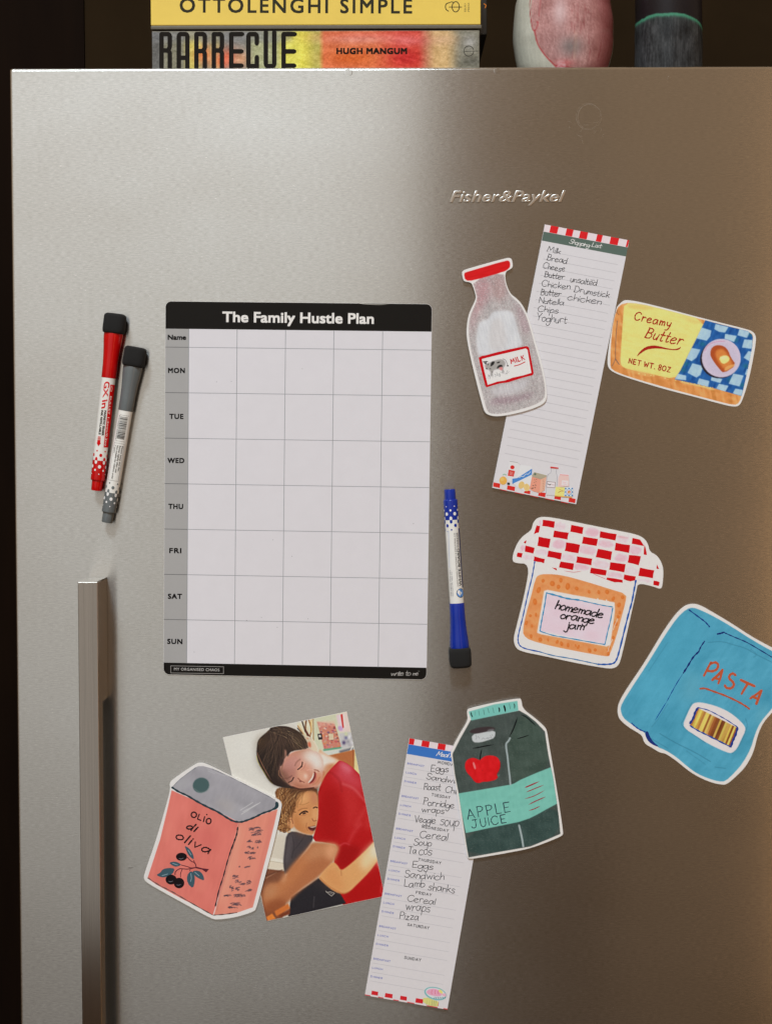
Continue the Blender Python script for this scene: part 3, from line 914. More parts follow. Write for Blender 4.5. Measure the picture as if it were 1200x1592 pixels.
# ------------------------------------------------------------------ markers
def marker(label, pe, oe, pt, ot, colr, dots_off, art):
    A0, A1 = at(pe[0], pe[1], oe), at(pt[0], pt[1], ot)
    w = (A1 - A0); LN = w.length; w.normalize()
    outv = Vector((0, -1, 0)); outv = (outv - w * outv.dot(w)).normalized()
    e1 = outv.cross(w).normalized()
    u = LN / 277.0                                   # one design pixel in metres
    e = empty("whiteboard_marker", tuple(A0), label, "marker", "whiteboard markers stuck to the fridge")
    def wrap(t, s, h=0, r=10.9):
        a = s / r
        rad = r * u + h
        return A0 + w * (t * u) + e1 * (math.sin(a) * rad) + outv * (math.cos(a) * rad)
    def lathe(name, prof, mat, par, na=36, p=2.0, rib=0):
        vs, fs = [], []
        for t, r in prof:
            for i in range(na):
                a = 2 * math.pi * i / na
                c, s = math.cos(a), math.sin(a)
                k = (abs(c) ** p + abs(s) ** p) ** (-1 / p)
                q = r * k * (1 + (rib * (i % 6 == 0)))
                vs.append(A0 + w * (t * u) + outv * (c * q * u) + e1 * (s * q * u))
        n = len(prof)
        for j in range(n - 1):
            for i in range(na):
                i2 = (i + 1) % na
                fs.append((j * na + i, j * na + i2, (j + 1) * na + i2, (j + 1) * na + i))
        fs.append(tuple(range(na))[::-1]); fs.append(tuple((n - 1) * na + i for i in range(na)))
        me = bpy.data.meshes.new(name); me.from_pydata([tuple(v) for v in vs], [], fs)
        bm = bmesh.new(); bm.from_mesh(me); bmesh.ops.recalc_face_normals(bm, faces=bm.faces); bm.to_mesh(me); bm.free()
        for q in me.polygons: q.use_smooth = True
        me.set_sharp_from_angle(angle=R(50))
        return link(name, me, mat, par)
    mcol = plain_mat("marker_cap_plastic", lin(colr, 1.15), .2, .03, 200)
    lathe("eraser", [(0, 12.5), (.8, 14.3), (2.5, 16), (5, 16.7), (24, 17), (28, 16.6), (30, 15.6), (30.8, 14.4)], M_FELT, e, 40, 3.6)
    lathe("cap", [(30.6, 14.6), (34, 14.9), (42, 14.3), (52, 13.3), (64, 12.3), (78, 11.6), (99.5, 11.3), (100.3, 11)], mcol, e)
    br = lathe("barrel", [(100.2, 10.9), (229.4, 10.7)], M_WHITEP, e)
    er = lathe("end_sleeve", [(229.5, 10.75), (259, 10.9), (260.5, 10.5), (261.2, 9.2)], mcol, e)
    lathe("end_plug", [(261, 8.4), (275.5, 8.2), (276.8, 7.6)], mcol, e, 48, 2, .045)
    L = WrapLayer(wrap, .00004)
    K = WrapLayer(wrap, .00004)
    W = (225, 224, 220)
    for q in range(-3, 3):
        s0 = q * 13.2 + dots_off
        L.poly(ellipse(214.5, s0, 1.3, 1.3, 0, 10), colr)
        L.poly([(229.4, s0 - 2), (226, s0 - 2), (224.6, s0 - 1.2), (224.2, s0), (224.6, s0 + 1.2), (226, s0 + 2), (229.4, s0 + 2)], colr)
        K.poly([(229.6, s0 - 2), (233, s0 - 2), (234.6, s0 - 1.2), (235, s0), (234.6, s0 + 1.2), (233, s0 + 2), (229.6, s0 + 2)], W)
        K.poly(ellipse(244.5, s0, 1.7, 1.6, 0, 10), W)
        s1 = s0 + 6.6
        L.poly(ellipse(221, s1, 2.6, 2.3, 0, 12), colr)
        K.poly(ellipse(239, s1, 2.7, 2.4, 0, 12), W)
        K.poly(ellipse(250.5, s1, .9, .9, 0, 8), W)
    art(L, wrap)
    L.build("printed_barrel_design", M_INK, br)
    K.build("dots", M_INK, er)
    return e
m, nt, b = new_mat("eraser_felt")
M_FELT = m
f = noise(nt, coord(nt), 1500, 3, .7)
nt.links.new(mixc(nt, maprange(nt, f, .70, .74, 0, 1), (.012, .012, .012), (.10, .10, .095)), b.inputs['Base Color'])
b.inputs['Roughness'].default_value = .95
bump(nt, b, f, .6, .0003)
M_WHITEP = plain_mat("barrel_white", lin((226, 226, 222), 1.2), .25, .02, 300)

def strip(L, t0, t1, s0, s1, col, n=8):
    for i in range(n):
        a, b_ = s0 + (s1 - s0) * i / n, s0 + (s1 - s0) * (i + 1) / n
        L.k = 0
        L.poly([(t0, a), (t1, a), (t1, b_), (t0, b_)], col)
RED, GRY, BLU = (196, 6, 10), (104, 110, 112), (8, 44, 150)
def art_red(L, wrap):
    typ = lambda s, t0, t1, s0, h, c, **k: typeset(L, s, (t0, s0), (t1, s0), -h, c, **k)
    strip(L, 110, 208, 5.6, 17, RED)
    L.k = 6
    typ("G", 106.5, 117, -4.3, 8.2, RED, bold=.03, shear=-.18)
    for d in (-.8, .8):
        L.stroke([(118.5 + d, -4.4), (127.5 + d, 3.6)], .9, RED, smooth=False, wob=0)
        L.stroke([(130.5 + d, -4.2), (118 + d, 2.6)], .9, RED, smooth=False, wob=0)
    typ("in", 134, 148.5, -4.3, 8.0, RED, bold=.03, shear=-.18)
    typ("MAGNETIC ERASER", 151, 190, .6, 3.0, (25, 22, 20), bold=.04)
    typ("INK REFILLABLE", 151, 189, -4.2, 3.0, (25, 22, 20), bold=.04)
    for k in (0, 1.9, 3.6): L.stroke([(192.5 + k, -5), (192.5 + k, -.5)], .9, RED, smooth=False)
    L.poly([(197.5, -5.2), (197.5, -.3), (202, -.3), (202, .9), (207, -2.8), (202, -6.4), (202, -5.2)], RED)
    typ("BULLET 1-2mm/0.2oz", 128, 206, 6.8, 3.0, (232, 215, 210), bold=.01)
    L.stroke([(112, 8), (116, 9.5), (121, 8), (118, 6.6), (113, 7.2)], .7, (230, 190, 180))
def art_grey(L, wrap):
    typ = lambda s, t0, t1, s0, h, c, **k: typeset(L, s, (t0, s0), (t1, s0), -h, c, **k)
    t = 110.0; rs = random.Random(3)
    while t < 145:
        wd = rs.choice([.5, .6, .9, 1.4]); gp = rs.choice([.5, .6, .9])
        for a in (-5, -1, 3): L.k = 0; L.poly([(t, a), (t + wd, a), (t + wd, a + 4.02), (t, a + 4.02)], (38, 38, 40))
        t += wd + gp
    L.k = 3
    typ("9 315681 034215", 108, 146, -7.8, 2.0, (70, 70, 72))
    for a_, b_ in (((107.5, -6), (107.5, 8.6)), ((107.5, -6), (148, -6)), ((148, -6), (148, 8.6))): L.stroke([a_, ((a_[0] + b_[0]) / 2, (a_[1] + b_[1]) / 2), b_], .35, (60, 60, 60), smooth=False, wob=0)
    for a_, b_ in (((151.5, -8.3), (151.5, 8.8)), ((151.5, -8.3), (210, -8.3)), ((210, -8.3), (210, 8.8)), ((151.5, 8.8), (210, 8.8))):
        L.stroke([(a_[0] + (b_[0] - a_[0]) * i / 4, a_[1] + (b_[1] - a_[1]) * i / 4) for i in range(5)], .35, (90, 90, 90), smooth=False, wob=0)
    typ("Please keep this flat.", 155, 195, 4.9, 2.5, (70, 70, 72), bold=.01)
    typ("Recap tightly after use", 155, 197, 1.2, 2.5, (70, 70, 72), bold=.01)
    typ("Not suitable for children under", 155, 208, -2.6, 2.5, (70, 70, 72), bold=.01)
    typ("7 years", 155, 167, -6.4, 2.5, (70, 70, 72))
def art_blue(L, wrap):
    typ = lambda s, t0, t1, s0, h, c, **k: typeset(L, s, (t0, s0), (t1, s0), -h, c, **k)
    strip(L, 124, 216, -17, -11.2, (14, 30, 90))
    L.k = 4
    typ("WHITE BOARD", 127, 185, -9.6, 4.3, (18, 18, 22), bold=.03)
    typ("MARKER", 187, 210, -9.6, 4.3, (70, 74, 80))
    typ("NANCHANG STATIONERY & INDUSTRIAL CO.", 127, 210, -3.7, 2.1, (80, 82, 86))
    L.poly(ellipse(116, -7, 7.2, 7.2, 0, 20), (20, 30, 60))
    L.k += 6
    L.poly(ellipse(116, -7, 6.3, 6.3, 0, 20), (96, 148, 214))
    L.k += 4
    L.poly([(121.5, -3), (117, -1), (112, -5), (116, -9.5)], (226, 228, 224))
    L.k += 2
    L.stroke([(121.5, -9), (117, -6), (110, -7)], .7, (20, 30, 60))
    L.stroke([(156, 9.3), (212, 6.5)], .4, (110, 130, 190), smooth=False, wob=0)
    L.stroke([(212, 6.5), (212, 10.5)], .4, (110, 130, 190), smooth=False, wob=0)
    typ("non toxic ink  wipe dry", 112, 150, 5.2, 1.8, (110, 115, 125))
    typ("cap tightly after use", 112, 152, 8.2, 1.8, (80, 85, 100))
marker("red whiteboard marker with black eraser cap, touching the grey marker", (180.3, 487.8), .0088, (150.4, 762.8), .0072, RED, -4, art_red)
marker("grey whiteboard marker with barcode, right beside the red marker", (212.2, 539.5), .0088, (166.6, 812.5), .0072, GRY, -4.5, art_grey)
marker("blue whiteboard marker hanging eraser down beside the planner", (716.4, 1037.5), .0088, (699.0, 760.5), .0072, BLU, 1.5, art_blue)

# ------------------------------------------------------------------ paper lists
def sheet_frame(tl, tr_, bl, br_, W, H):
    def f(p):
        u, v = p[0] / W, p[1] / H
        a = [tl[i] * (1 - u) + tr_[i] * u for i in (0, 1)]; b_ = [bl[i] * (1 - u) + br_[i] * u for i in (0, 1)]
        return (a[0] * (1 - v) + b_[0] * v, a[1] * (1 - v) + b_[1] * v)
    return f
def teeth(W, H, left, right, per=2.3, amp=.75):
    pts = [(0, 0), (W, 0)]
    n = int(H / per)
    if right: pts += [(W - (amp if k % 2 else 0), H * k / (2 * n)) for k in range(1, 2 * n)]
    pts += [(W, H), (0, H)]
    if left: pts += [((amp if k % 2 else 0), H * k / (2 * n)) for k in range(2 * n - 1, 0, -1)]
    return pts
PAP = (208, 207, 212); CR = (208, 24, 30); PW = (226, 208, 214)
INKC = (26, 25, 30)
# shopping list
SLW, SLH = 134.0, 418.0
sf = sheet_frame((846.2, 348.8), (977.6, 373.6), (764.4, 758.2), (895.2, 784.0), SLW, SLH)
e = empty("shopping_list", tuple(at(830, 770, .001)), "long paper shopping list with green header, tucked under the milk bottle magnet", "paper list")
slope = (900, 360, 0, 2.6e-6)
SO = .00135
M_PAPERW = plain_mat("paper_white", lin(PAP, KA), .7, .015, 300)
pp = slab("paper", [sf(p) for p in teeth(SLW, SLH, True, False)], SO - .00012, SO, M_PAPERW, e, slope)
msf = on_door(sf, SO + .00003, slope)
L = Layer(msf)
L.poly([(.8, 0), (SLW, 0), (SLW, 11.3), (.8, 11.3)], PW)
for a, b_ in ((.075, .167), (.263, .344), (.425, .516), (.624, .688), (.785, .882), (.978, 1)):
    L.poly([(a * SLW, 0), (b_ * SLW, 0), (b_ * SLW - .5, 11.0), (a * SLW - .5, 11.0)], CR)
L.k = 0
L.poly([(.8, 11.35), (SLW, 11.35), (SLW, 25.6), (.8, 25.6)], (84, 102, 94))
hd = L.build("header_print", M_PAPER, e)
zl = Z(820, 340, 7.06)
L = Layer(on_door(zl, SO + .00006, slope), 3e-6)
write(L, "Shopping", (452, 268), (672, 312), 46, 5.5, (222, 226, 222), track=.5, lean=.25)
write(L, "List", (695, 305), (802, 322), 46, 5.5, (222, 226, 222), track=1, lean=.25)
L.build("header_lettering", M_INK, hd)
L = Layer(on_door(sf, SO + .00004, slope), 1e-6)
for k in range(26):
    v = 40.3 + 12.85 * k
    L.stroke([(9 + random.uniform(-1, 1), v), (124, v + .2)], .5, (176, 176, 182), smooth=False, wob=0)
L.build("ruled_lines", M_INK, e)
L = Layer(on_door(zl, SO + .00006, slope), 3e-6)
for s, a, b_, h in (("Milk", (212, 362), (355, 386), 50), ("Bread", (208, 452), (425, 497), 54), ("Cheese", (165, 545), (402, 583), 56),
                    ("Butter", (180, 640), (402, 668), 50), ("unsalted", (462, 690), (755, 738), 56), ("Chicken", (148, 745), (462, 775), 58),
                    ("Drumstick", (505, 800), (890, 868), 56), ("Butter", (140, 832), (365, 858), 56), ("chicken", (435, 888), (802, 945), 60),
                    ("Nutella", (118, 925), (395, 948), 52), ("Chips", (108, 1012), (330, 1040), 54), ("Yoghurt", (92, 1118), (425, 1150), 66)):
    write(L, s, a, b_, h * 1.2, 5.8, INKC, track=1.6, lean=.08, jit=1.5)
for s in ("192,606 250,618 310,622 372,630", "165,796 230,806 290,812 345,822", "185,905 235,912", "690,672 735,676"): L.stroke(P(s), 5, INKC, wob=.2)
L.build("handwriting", M_INK, e)
# little groceries printed along the bottom
zg = Z(755, 700, 7.059)
L = Layer(on_door(zg, SO + .00005, slope), 5e-6)
for a, b_, c_, d in (((85, 352), (158, 366), (152, 415), (78, 398)), ((237, 385), (322, 402), (315, 448), (230, 430)), ((425, 435), (490, 448), (484, 482), (418, 468)),
                     ((580, 460), (657, 468), (650, 515), (572, 498)), ((755, 500), (824, 512), (820, 546), (750, 532)), ((912, 520), (984, 534), (978, 580), (906, 566))):
    L.poly([a, b_, c_, d], (206, 40, 32))
for a, b_ in (((150, 424), (232, 442)), ((316, 458), (418, 480)), ((486, 492), (574, 514)), ((652, 526), (750, 548)), ((822, 562), (905, 578))):
    L.poly([a, b_, (b_[0] - 1, b_[1] + 8), (a[0] - 1, a[1] + 8)], (190, 36, 34))
L.poly(P("258,120 345,132 375,160 365,300 350,330 240,345 245,200"), (212, 212, 214))
L.poly(ellipse(291, 187, 24, 22), (200, 35, 30)); L.poly(P("250,212 320,228 305,290 240,280"), (205, 60, 50))
L.stroke(P("262,122 345,134"), 4, (120, 125, 120), smooth=False); L.stroke(P("345,134 378,160 368,250"), 2.5, (160, 160, 165), smooth=False)
for y in (238, 252, 266): L.stroke([(262, y), (296, y + 6)], 3, (225, 190, 185), smooth=False)
L.poly(ellipse(190, 333, 42, 46, 0, 18), (232, 168, 80)); L.poly(ellipse(180, 318, 20, 20, 0, 12), (240, 186, 104)); L.stroke(P("188,270 205,262 225,272"), 8, (140, 185, 160))
L.poly(P("235,352 265,358 262,382 233,376"), (36, 36, 50))
L.poly(P("378,160 440,168 500,180 508,205 505,300 488,440 420,450 300,370 295,310 350,290"), (214, 216, 220))
L.poly(P("290,312 345,305 500,205 508,208 503,268 400,318 290,370"), (70, 130, 200))
L.stroke(P("365,300 390,285 410,290 440,262 465,262 490,235"), 6, (205, 215, 228))
L.poly(ellipse(390, 382, 32, 42, 20, 16), (216, 186, 118)); L.poly(ellipse(448, 408, 34, 42, -10, 16), (222, 192, 126)); L.stroke(P("440,380 450,400 446,430"), 2.5, (190, 155, 90))
L.poly(P("505,275 530,240 668,275 665,290 605,318 510,290"), (168, 160, 138)); L.poly(ellipse(540, 262, 13, 13), (90, 110, 95))
L.poly(P("505,290 602,320 590,470 520,450 478,425"), (228, 150, 128)); L.poly(P("602,320 665,292 645,440 590,470"), (232, 172, 148))
for x, y in ((530, 322), (545, 342), (528, 352), (540, 380), (515, 385), (512, 412), (535, 408), (550, 318), (500, 418)): L.stroke([(x, y), (x + 9, y + 5)], 7 if y > 375 else 4, (60, 48, 44))
for y in range(330, 450, 18): L.stroke([(622, y), (640, y - 6)], 3, (150, 110, 95))
L.poly(P("708,178 795,190 795,203 706,196"), (200, 50, 48)); L.poly(P("715,203 775,206 772,250 782,300 770,500 660,490 670,290 712,245"), (204, 204, 208))
L.stroke(P("715,205 712,245 672,292 662,480"), 3, (130, 130, 138)); L.stroke(P("775,208 772,250 782,300 772,480"), 3, (150, 150, 158))
L.poly(P("672,343 762,352 755,412 665,404"), (222, 214, 218)); L.stroke(P("672,343 762,352 755,412 665,404 672,343"), 4, (110, 50, 55), smooth=False)
L.stroke(P("680,370 700,380 712,372"), 8, (50, 46, 46)); L.stroke(P("722,378 750,382"), 3.5, (150, 50, 50))
L.poly(P("815,262 905,270 910,290 912,395 790,405 795,300"), (238, 190, 186)); L.stroke(P("815,268 905,276"), 7, (225, 140, 145), smooth=False); L.poly(P("835,328 905,335 900,390 828,384"), (238, 212, 214)); L.stroke(P("845,350 880,356"), 3, (220, 150, 160)); L.stroke(P("850,370 885,374"), 3, (220, 150, 160))
L.poly(P("765,400 868,410 855,505 755,495"), (240, 214, 128)); L.poly(P("755,495 945,512 940,522 755,506"), (230, 170, 90))
L.stroke(P("795,465 820,450 850,448"), 5, (160, 60, 40)); L.stroke(P("805,430 840,440"), 3, (170, 90, 50))
L.poly(P("872,408 955,415 950,508 856,503"), (196, 214, 230))
for i in range(5):
    for j in range(5):
        if (i + j) % 2 == 0: x, y = 868 + i * 18, 412 + j * 19; L.poly([(x, y), (x + 15, y + 1), (x + 14, y + 16), (x - 1, y + 15)], (50, 110, 180))
L.poly(ellipse(910, 458, 27, 26), (214, 206, 214)); L.poly(ellipse(912, 458, 15, 17, 20), (205, 120, 60)); L.poly(ellipse(912, 460, 6, 6), (235, 205, 120))
L.build("printed_groceries", M_PAPER, e)

# meal plan
MW, MH = 130.9, 404.7
mf = sheet_frame((635.9, 1147.6), (764.8, 1169.9), (566.9, 1546.6), (695.7, 1569.2), MW, MH)
e = empty("meal_plan_list", tuple(at(631, 1558, .001)), "long paper meal plan with blue header, tucked under the apple juice magnet", "paper list")
slope = (680, 1160, 0, 5.2e-6)
MO = .0008
slab("paper", [mf(p) for p in teeth(MW, MH, True, True)], MO - .00012, MO, M_PAPERW, e, slope)
L = Layer(on_door(mf, MO + .00003, slope))
L.poly([(.8, 0), (MW - .8, 0), (MW - .8, 9.4), (.8, 9.4)], PW)
for a in (0.8, 20.6, 46.0, 70.0, 94.5, 118.5): L.poly([(a, 0), (min(a + (8 if a < 2 else 12), MW - .8), 0), (min(a + (8 if a < 2 else 12), MW - .8), 9.2), (a, 9.2)], CR)
L.k = 0
L.poly([(.8, 9.5), (MW - .8, 9.5), (MW - .8, 24.6), (.8, 24.6)], (54, 112, 190))
hd = L.build("header_print", M_PAPER, e)
za, zb2 = Z(600, 1140, 7.236), Z(560, 1350, 6.667)
mpa = lambda zz, o=.00006: on_door(zz, MO + o, slope)
L = Layer(mpa(za), 3e-6)
write(L, "Meal", (565, 252), (690, 270), 50, 6.5, (226, 230, 236), track=.5, lean=.3)
write(L, "Plan", (712, 272), (850, 296), 50, 6.5, (226, 230, 236), track=.5, lean=.3)
L.build("header_lettering", M_INK, hd)
L = Layer(on_door(mf, MO + .00004, slope), 1e-6)
W_ = Layer(on_door(mf, MO + .00006, slope), 2e-6)
days = ["MONDAY", "TUESDAY", "WEDNESDAY", "THURSDAY", "FRIDAY", "SATURDAY", "SUNDAY"]
span = {0: (50.5, 80), 1: (49.4, 78.5), 2: (43, 84.8), 3: (46.3, 82), 4: (51.3, 76), 5: (47, 81), 6: (51, 77)}
for k, dname in enumerate(days):
    v = 31.0 + 51.3 * k
    write(W_, dname, (span[k][0], v), (span[k][1], v - .2), 4.0, .75, (48, 48, 52), track=5, jit=.3)
    for s, dv, w2 in (("BREAKFAST", 9.2, 26), ("LUNCH", 23.4, 16.3), ("DINNER", 37.2, 18.3)):
        write(W_, s, (4.3, v + dv), (4.3 + w2, v + dv), 2.5, .5, (86, 100, 180), track=6, jit=.3)
        L.stroke([(4.5, v + dv + 5.8), (117, v + dv + 5.6)], .5, (180, 181, 188), smooth=False, wob=0)
L.build("ruled_lines", M_INK, e)
W_.build("printed_headings", M_INK, e)
L = Layer(mpa(za), 3e-6)
for s, a, b_, h in (("Eggs", (500, 422), (698, 436), 60), ("Sandwich", (450, 515), (868, 578), 60), ("Roast", (425, 630), (612, 642), 66), ("Chicken", (662, 665), (960, 712), 66),
                    ("Porridge", (415, 800), (760, 846), 66), ("wraps", (400, 886), (650, 905), 62), ("Veggie", (322, 1000), (555, 1010), 66), ("soup", (605, 1026), (812, 1050), 100),
                    ("Cereal", (375, 1172), (690, 1204), 72), ("Soup", (310, 1255), (510, 1268), 66), ("Ta", (250, 1345), (335, 1352), 66), ("cos", (370, 1358), (510, 1372), 90), ("Eggs", (290, 1512), (525, 1532), 62)):
    write(L, s, a, b_, h * 1.12, 6.3, INKC, track=1.6, lean=.06, jit=1.4)
L.build("handwriting", M_INK, e)
L = Layer(mpa(zb2), 3e-6)
for s, a, b_, h in (("Sandwich", (455, 92), (865, 122), 66), ("Lamb", (450, 185), (662, 200), 66), ("shanks", (700, 222), (975, 256), 68), ("Cereal", (485, 338), (770, 375), 60),
                    ("wraps", (470, 432), (718, 458), 80), ("Pizza", (405, 520), (600, 540), 70)):
    write(L, s, a, b_, h * 1.12, 5.8, INKC, track=1.6, lean=.06, jit=1.4)
L.build("handwriting", M_INK, e)
L = Layer(mpa(zb2, .00005), 4e-6)
L.poly(P("48,1306 905,1456 903,1464 47,1314"), (206, 60, 70))
for a, b_ in ((105, 185), (240, 340), (400, 485), (560, 690), (800, 860)):
    L.poly([(a, 1306 + (a - 48) * .175), (b_, 1306 + (b_ - 48) * .175), (b_, 1315 + (b_ - 48) * .175), (a, 1315 + (a - 48) * .175)], (222, 212, 218))
for q in ("120,1268 187,1280 182,1320 114,1308", "260,1292 336,1304 332,1348 253,1334", "417,1320 484,1332 479,1372 411,1360", "577,1345 652,1358 647,1402 570,1390", "795,1385 812,1388 806,1430 790,1426"):
    L.poly(P(q), (200, 30, 40))
L.poly(P("650,1345 700,1340 760,1365 810,1380 800,1432 740,1428 690,1410 650,1385"), (206, 206, 130))
for x in (690, 720, 745, 765, 785): L.stroke([(x, 1370), (x - 6, 1425)], 3.5, (90, 110, 90) if x > 740 else (170, 175, 90))
L.poly(ellipse(778, 1298, 118, 66, 14, 26), (120, 180, 186)); L.poly(ellipse(780, 1296, 104, 54, 14, 26), (206, 212, 218))
L.poly(P("680,1280 710,1255 770,1245 830,1275 850,1310 820,1330 750,1320 700,1305"), (226, 160, 188), 1)
L.poly(P("840,1300 885,1295 890,1330 860,1325"), (232, 170, 190)); L.poly(P("805,1265 830,1255 855,1280 850,1305 820,1285"), (236, 216, 120), 1)
for x in (745, 780, 812): L.stroke([(x, 1262), (x - 8, 1290), (x + 2, 1305)], 3.5, (200, 60, 80))
for x in range(765, 880, 18): L.stroke([(x, 1350), (x + 6, 1335)], 6, (40, 120, 130))
L.build("printed_fish_plate", M_PAPER, e)
# ------------------------------------------------------------------ painted food magnets
def magnet(name, label, zz, outline, o, group="painted food shaped magnets"):
    pts = chaikin([zz(p) for p in P(outline)], 2)
    cx = sum(p[0] for p in pts) / len(pts); cy = max(p[1] for p in pts)
    e = empty(name, tuple(at(cx, cy, 0)), label, "magnet", group)
    slab("backing", pts, o - .0011, o, M_EDGE, e)
    return e, pts
def zcanvas(box_, ss, base):
    return Canvas(*box_, ss, base)

# --- butter
z = Z(930, 450, 4.706)
BO = .0011
e, pts = magnet("food_magnet", "butter pack magnet with blue checked cloth and toast on a plate", z,
    "128,150 135,125 180,82 205,76 300,90 500,140 700,195 900,245 1080,290 1130,308 1153,345 1145,420 1120,560 1090,690 1055,800 1030,850 990,860 900,840 700,785 500,735 300,675 150,625 90,595 65,560 68,480 85,350 105,240", BO)
cv = zcanvas((940, 462, 1180, 636), 1.5, (234, 228, 226))
T = lambda s: P(s, z)
body = T("130,140 185,96 300,104 500,152 700,206 900,256 1090,305 1128,330 1130,360 1120,430 1090,590 1055,740 1030,830 990,848 850,812 600,747 400,692 200,632 95,588 84,545 90,400 105,240")
bm_ = cv.mask(chaikin(body, 1))
cv.fill(body, (216, 146, 82), .3)
cv.mottle(16, 3, 14, -12, bm_); cv.mottle(14, 12, 5, 14, bm_)
cv.fill(T("187,98 300,105 500,152 780,225 720,350 660,470 600,590 555,657 400,622 250,592 180,572 158,540 166,400 180,200"), (232, 218, 130), .4)
cv.fill(T("195,110 350,116 420,145 330,150 230,140"), (230, 178, 100), 1.5, .5); cv.fill(T("560,180 770,228 755,262 640,235"), (236, 200, 120), 2, .5)
ym = cv.mask(T("187,98 780,225 555,657 158,560")); cv.mottle(6, 9, 3, 14, ym)
cv.fill(T("187,575 300,597 380,610 400,645 300,625 220,605"), (230, 180, 110), 1, .5)
blue = T("780,225 900,258 1090,305 1122,330 1128,350 1122,425 1090,590 1060,720 1045,780 850,725 700,690 555,657 600,590 660,470 720,350")
bl = cv.mask(blue)
cv.put(bl, (20, 88, 160)); cv.mottle(14, 3, 8, 20, bl)
for b_ in ((1000, 370), (1110, 330), (640, 545), (620, 590), (960, 420), (960, 660), (1075, 560), (1050, 700), (760, 400)): q_ = z(b_); cv.blob(q_[0], q_[1], 5, 4, (20, 110, 130), .7, clip=bl)
for s in ("740,275 825,300 815,345 790,375 700,355", "855,252 950,275 925,315 880,310 845,290", "1030,290 1105,310 1085,355 1015,335", "665,425 745,440 715,500 680,525 630,500",
          "925,325 1010,340 990,385 920,360", "1065,365 1125,370 1120,435 1048,425", "685,540 765,560 745,625 715,645 650,610", "570,615 640,630 640,665 558,655",
          "1095,450 1120,455 1110,530 1060,500", "735,650 810,670 800,715 720,690", "985,615 1060,630 1030,710 950,690", "880,690 950,705 925,750 860,725", "1000,725 1055,735 1045,780 980,760", "825,640 905,655 890,685 820,665", "1085,580 1098,590 1090,635 1070,620"):
    cv.fill(T(s), (164, 198, 222), .45, clip=bl, smooth=0)
cv.mottle(8, 3, 6, 20, bl)
q_ = z((885, 512)); cv.fill(ellipse(q_[0], q_[1], 30.5, 29.5, 0, 30), (28, 26, 40), .4, smooth=0)
q_ = z((897, 502)); cv.fill(ellipse(q_[0], q_[1], 30.2, 30, 0, 30), (202, 192, 214), .4, smooth=0)
q_ = z((897, 506)); cv.fill(ellipse(q_[0], q_[1], 25, 25, 0, 30), (190, 184, 208), 2, .6, smooth=0)
cv.line(T("775,450 800,410 850,385 920,378"), 1.2, (200, 140, 175), .5, .8)
cv.fill(T("812,470 830,420 870,405 920,415 950,450 962,490 1007,555 915,613 885,585 835,520"), (170, 76, 34), .4)
cv.fill(T("850,455 890,430 925,445 950,490 990,550 925,590 895,560 860,505"), (214, 134, 66), 1.5, .9)
cv.fill(T("925,565 990,545 1000,556 918,605"), (226, 168, 100), .6, .9)
cv.fill(T("875,497 930,478 960,500 950,530 905,550"), (238, 226, 140), .5)
cv.fill(T("885,500 925,486 945,498 905,515"), (246, 238, 180), .8, .7)
for s in ("130,165 148,185", "132,170 140,150"): cv.line(T(s), .6, (70, 60, 70), .4, .7, smooth=False)
cv.line(T("138,230 128,330 124,450 122,510 100,560"), .9, (86, 76, 90), .4, .8); cv.line(T("124,510 138,530 150,548"), 1.0, (80, 76, 96), .4, .9)
cv.fill(T("590,670 700,690 800,715 850,725 845,740 780,722 700,702 600,680"), (236, 214, 140), .6, .7)
for k in range(30):
    x = random.uniform(230, 860); y = 600 + (x - 230) * .2 + random.uniform(-3, 5); p_ = z((x, y)); cv.fill(ellipse(p_[0], p_[1], 1.2, .8, 0, 8), random.choice([(226, 160, 92), (236, 214, 136)]), .3, smooth=0)
cv.speckle(4, bm_, 1)
painted("printed_face", cv, pts, BO + .00004, M_PRINT, e)
L = Layer(on_door(z, BO + .00007), 3e-6)
RB = (164, 34, 24)
write(L, "Creamy", (258, 218), (520, 278), 62, 8.5, RB, track=4, lean=.12, jit=.5, wob=.25)
write(L, "Butter", (335, 350), (602, 408), 78, 8.5, RB, track=3, lean=.3, jit=.5, wob=.25)
L.poly(P("275,496 300,455 345,418 400,408 450,416 500,430 550,438 585,430 605,416 592,440 560,446 500,440 450,432 400,432 350,440 305,470"), RB, 1)
write(L, "NET WT. 8OZ", (218, 538), (522, 606), 36, 7.5, RB, track=5, jit=.6, wob=.2)
L.build("lettering", M_INK, e)

# --- milk bottle
z = Z(705, 390, 5.894)
T = lambda s: P(s, z)
KO = .0033
e, pts = magnet("food_magnet", "milk bottle magnet with red cap and cow label holding the shopping list", z,
    "75,200 85,183 110,168 470,68 515,63 535,80 543,140 530,162 468,195 478,300 520,395 570,430 620,480 665,560 700,650 740,800 790,960 830,1120 855,1300 850,1360 830,1395 770,1430 640,1475 480,1510 380,1518 320,1505 285,1480 265,1420 215,1230 150,960 118,790 120,690 135,590 170,510 205,440 198,390 175,320 160,290 95,280 85,255", KO)
cv = zcanvas((715, 398, 853, 650), 1.5, (226, 224, 222))
bd = T("172,275 460,190 470,300 512,405 600,480 655,575 692,680 740,860 785,1010 822,1160 838,1290 828,1360 740,1415 600,1455 480,1487 370,1497 312,1480 285,1400 230,1180 170,960 140,800 138,680 155,590 190,510 217,440 205,380")
bm_ = cv.blur(cv.mask(chaikin(bd, 1)), .4)
cv.put(bm_, (176, 172, 173))
cv.fill(T("180,270 330,230 340,420 250,520 190,640 150,800 150,650 200,450"), (180, 124, 132), 5, .65, clip=bm_)
cv.fill(T("330,230 460,195 500,390 430,470 350,430"), (172, 142, 142), 5, .8, clip=bm_)
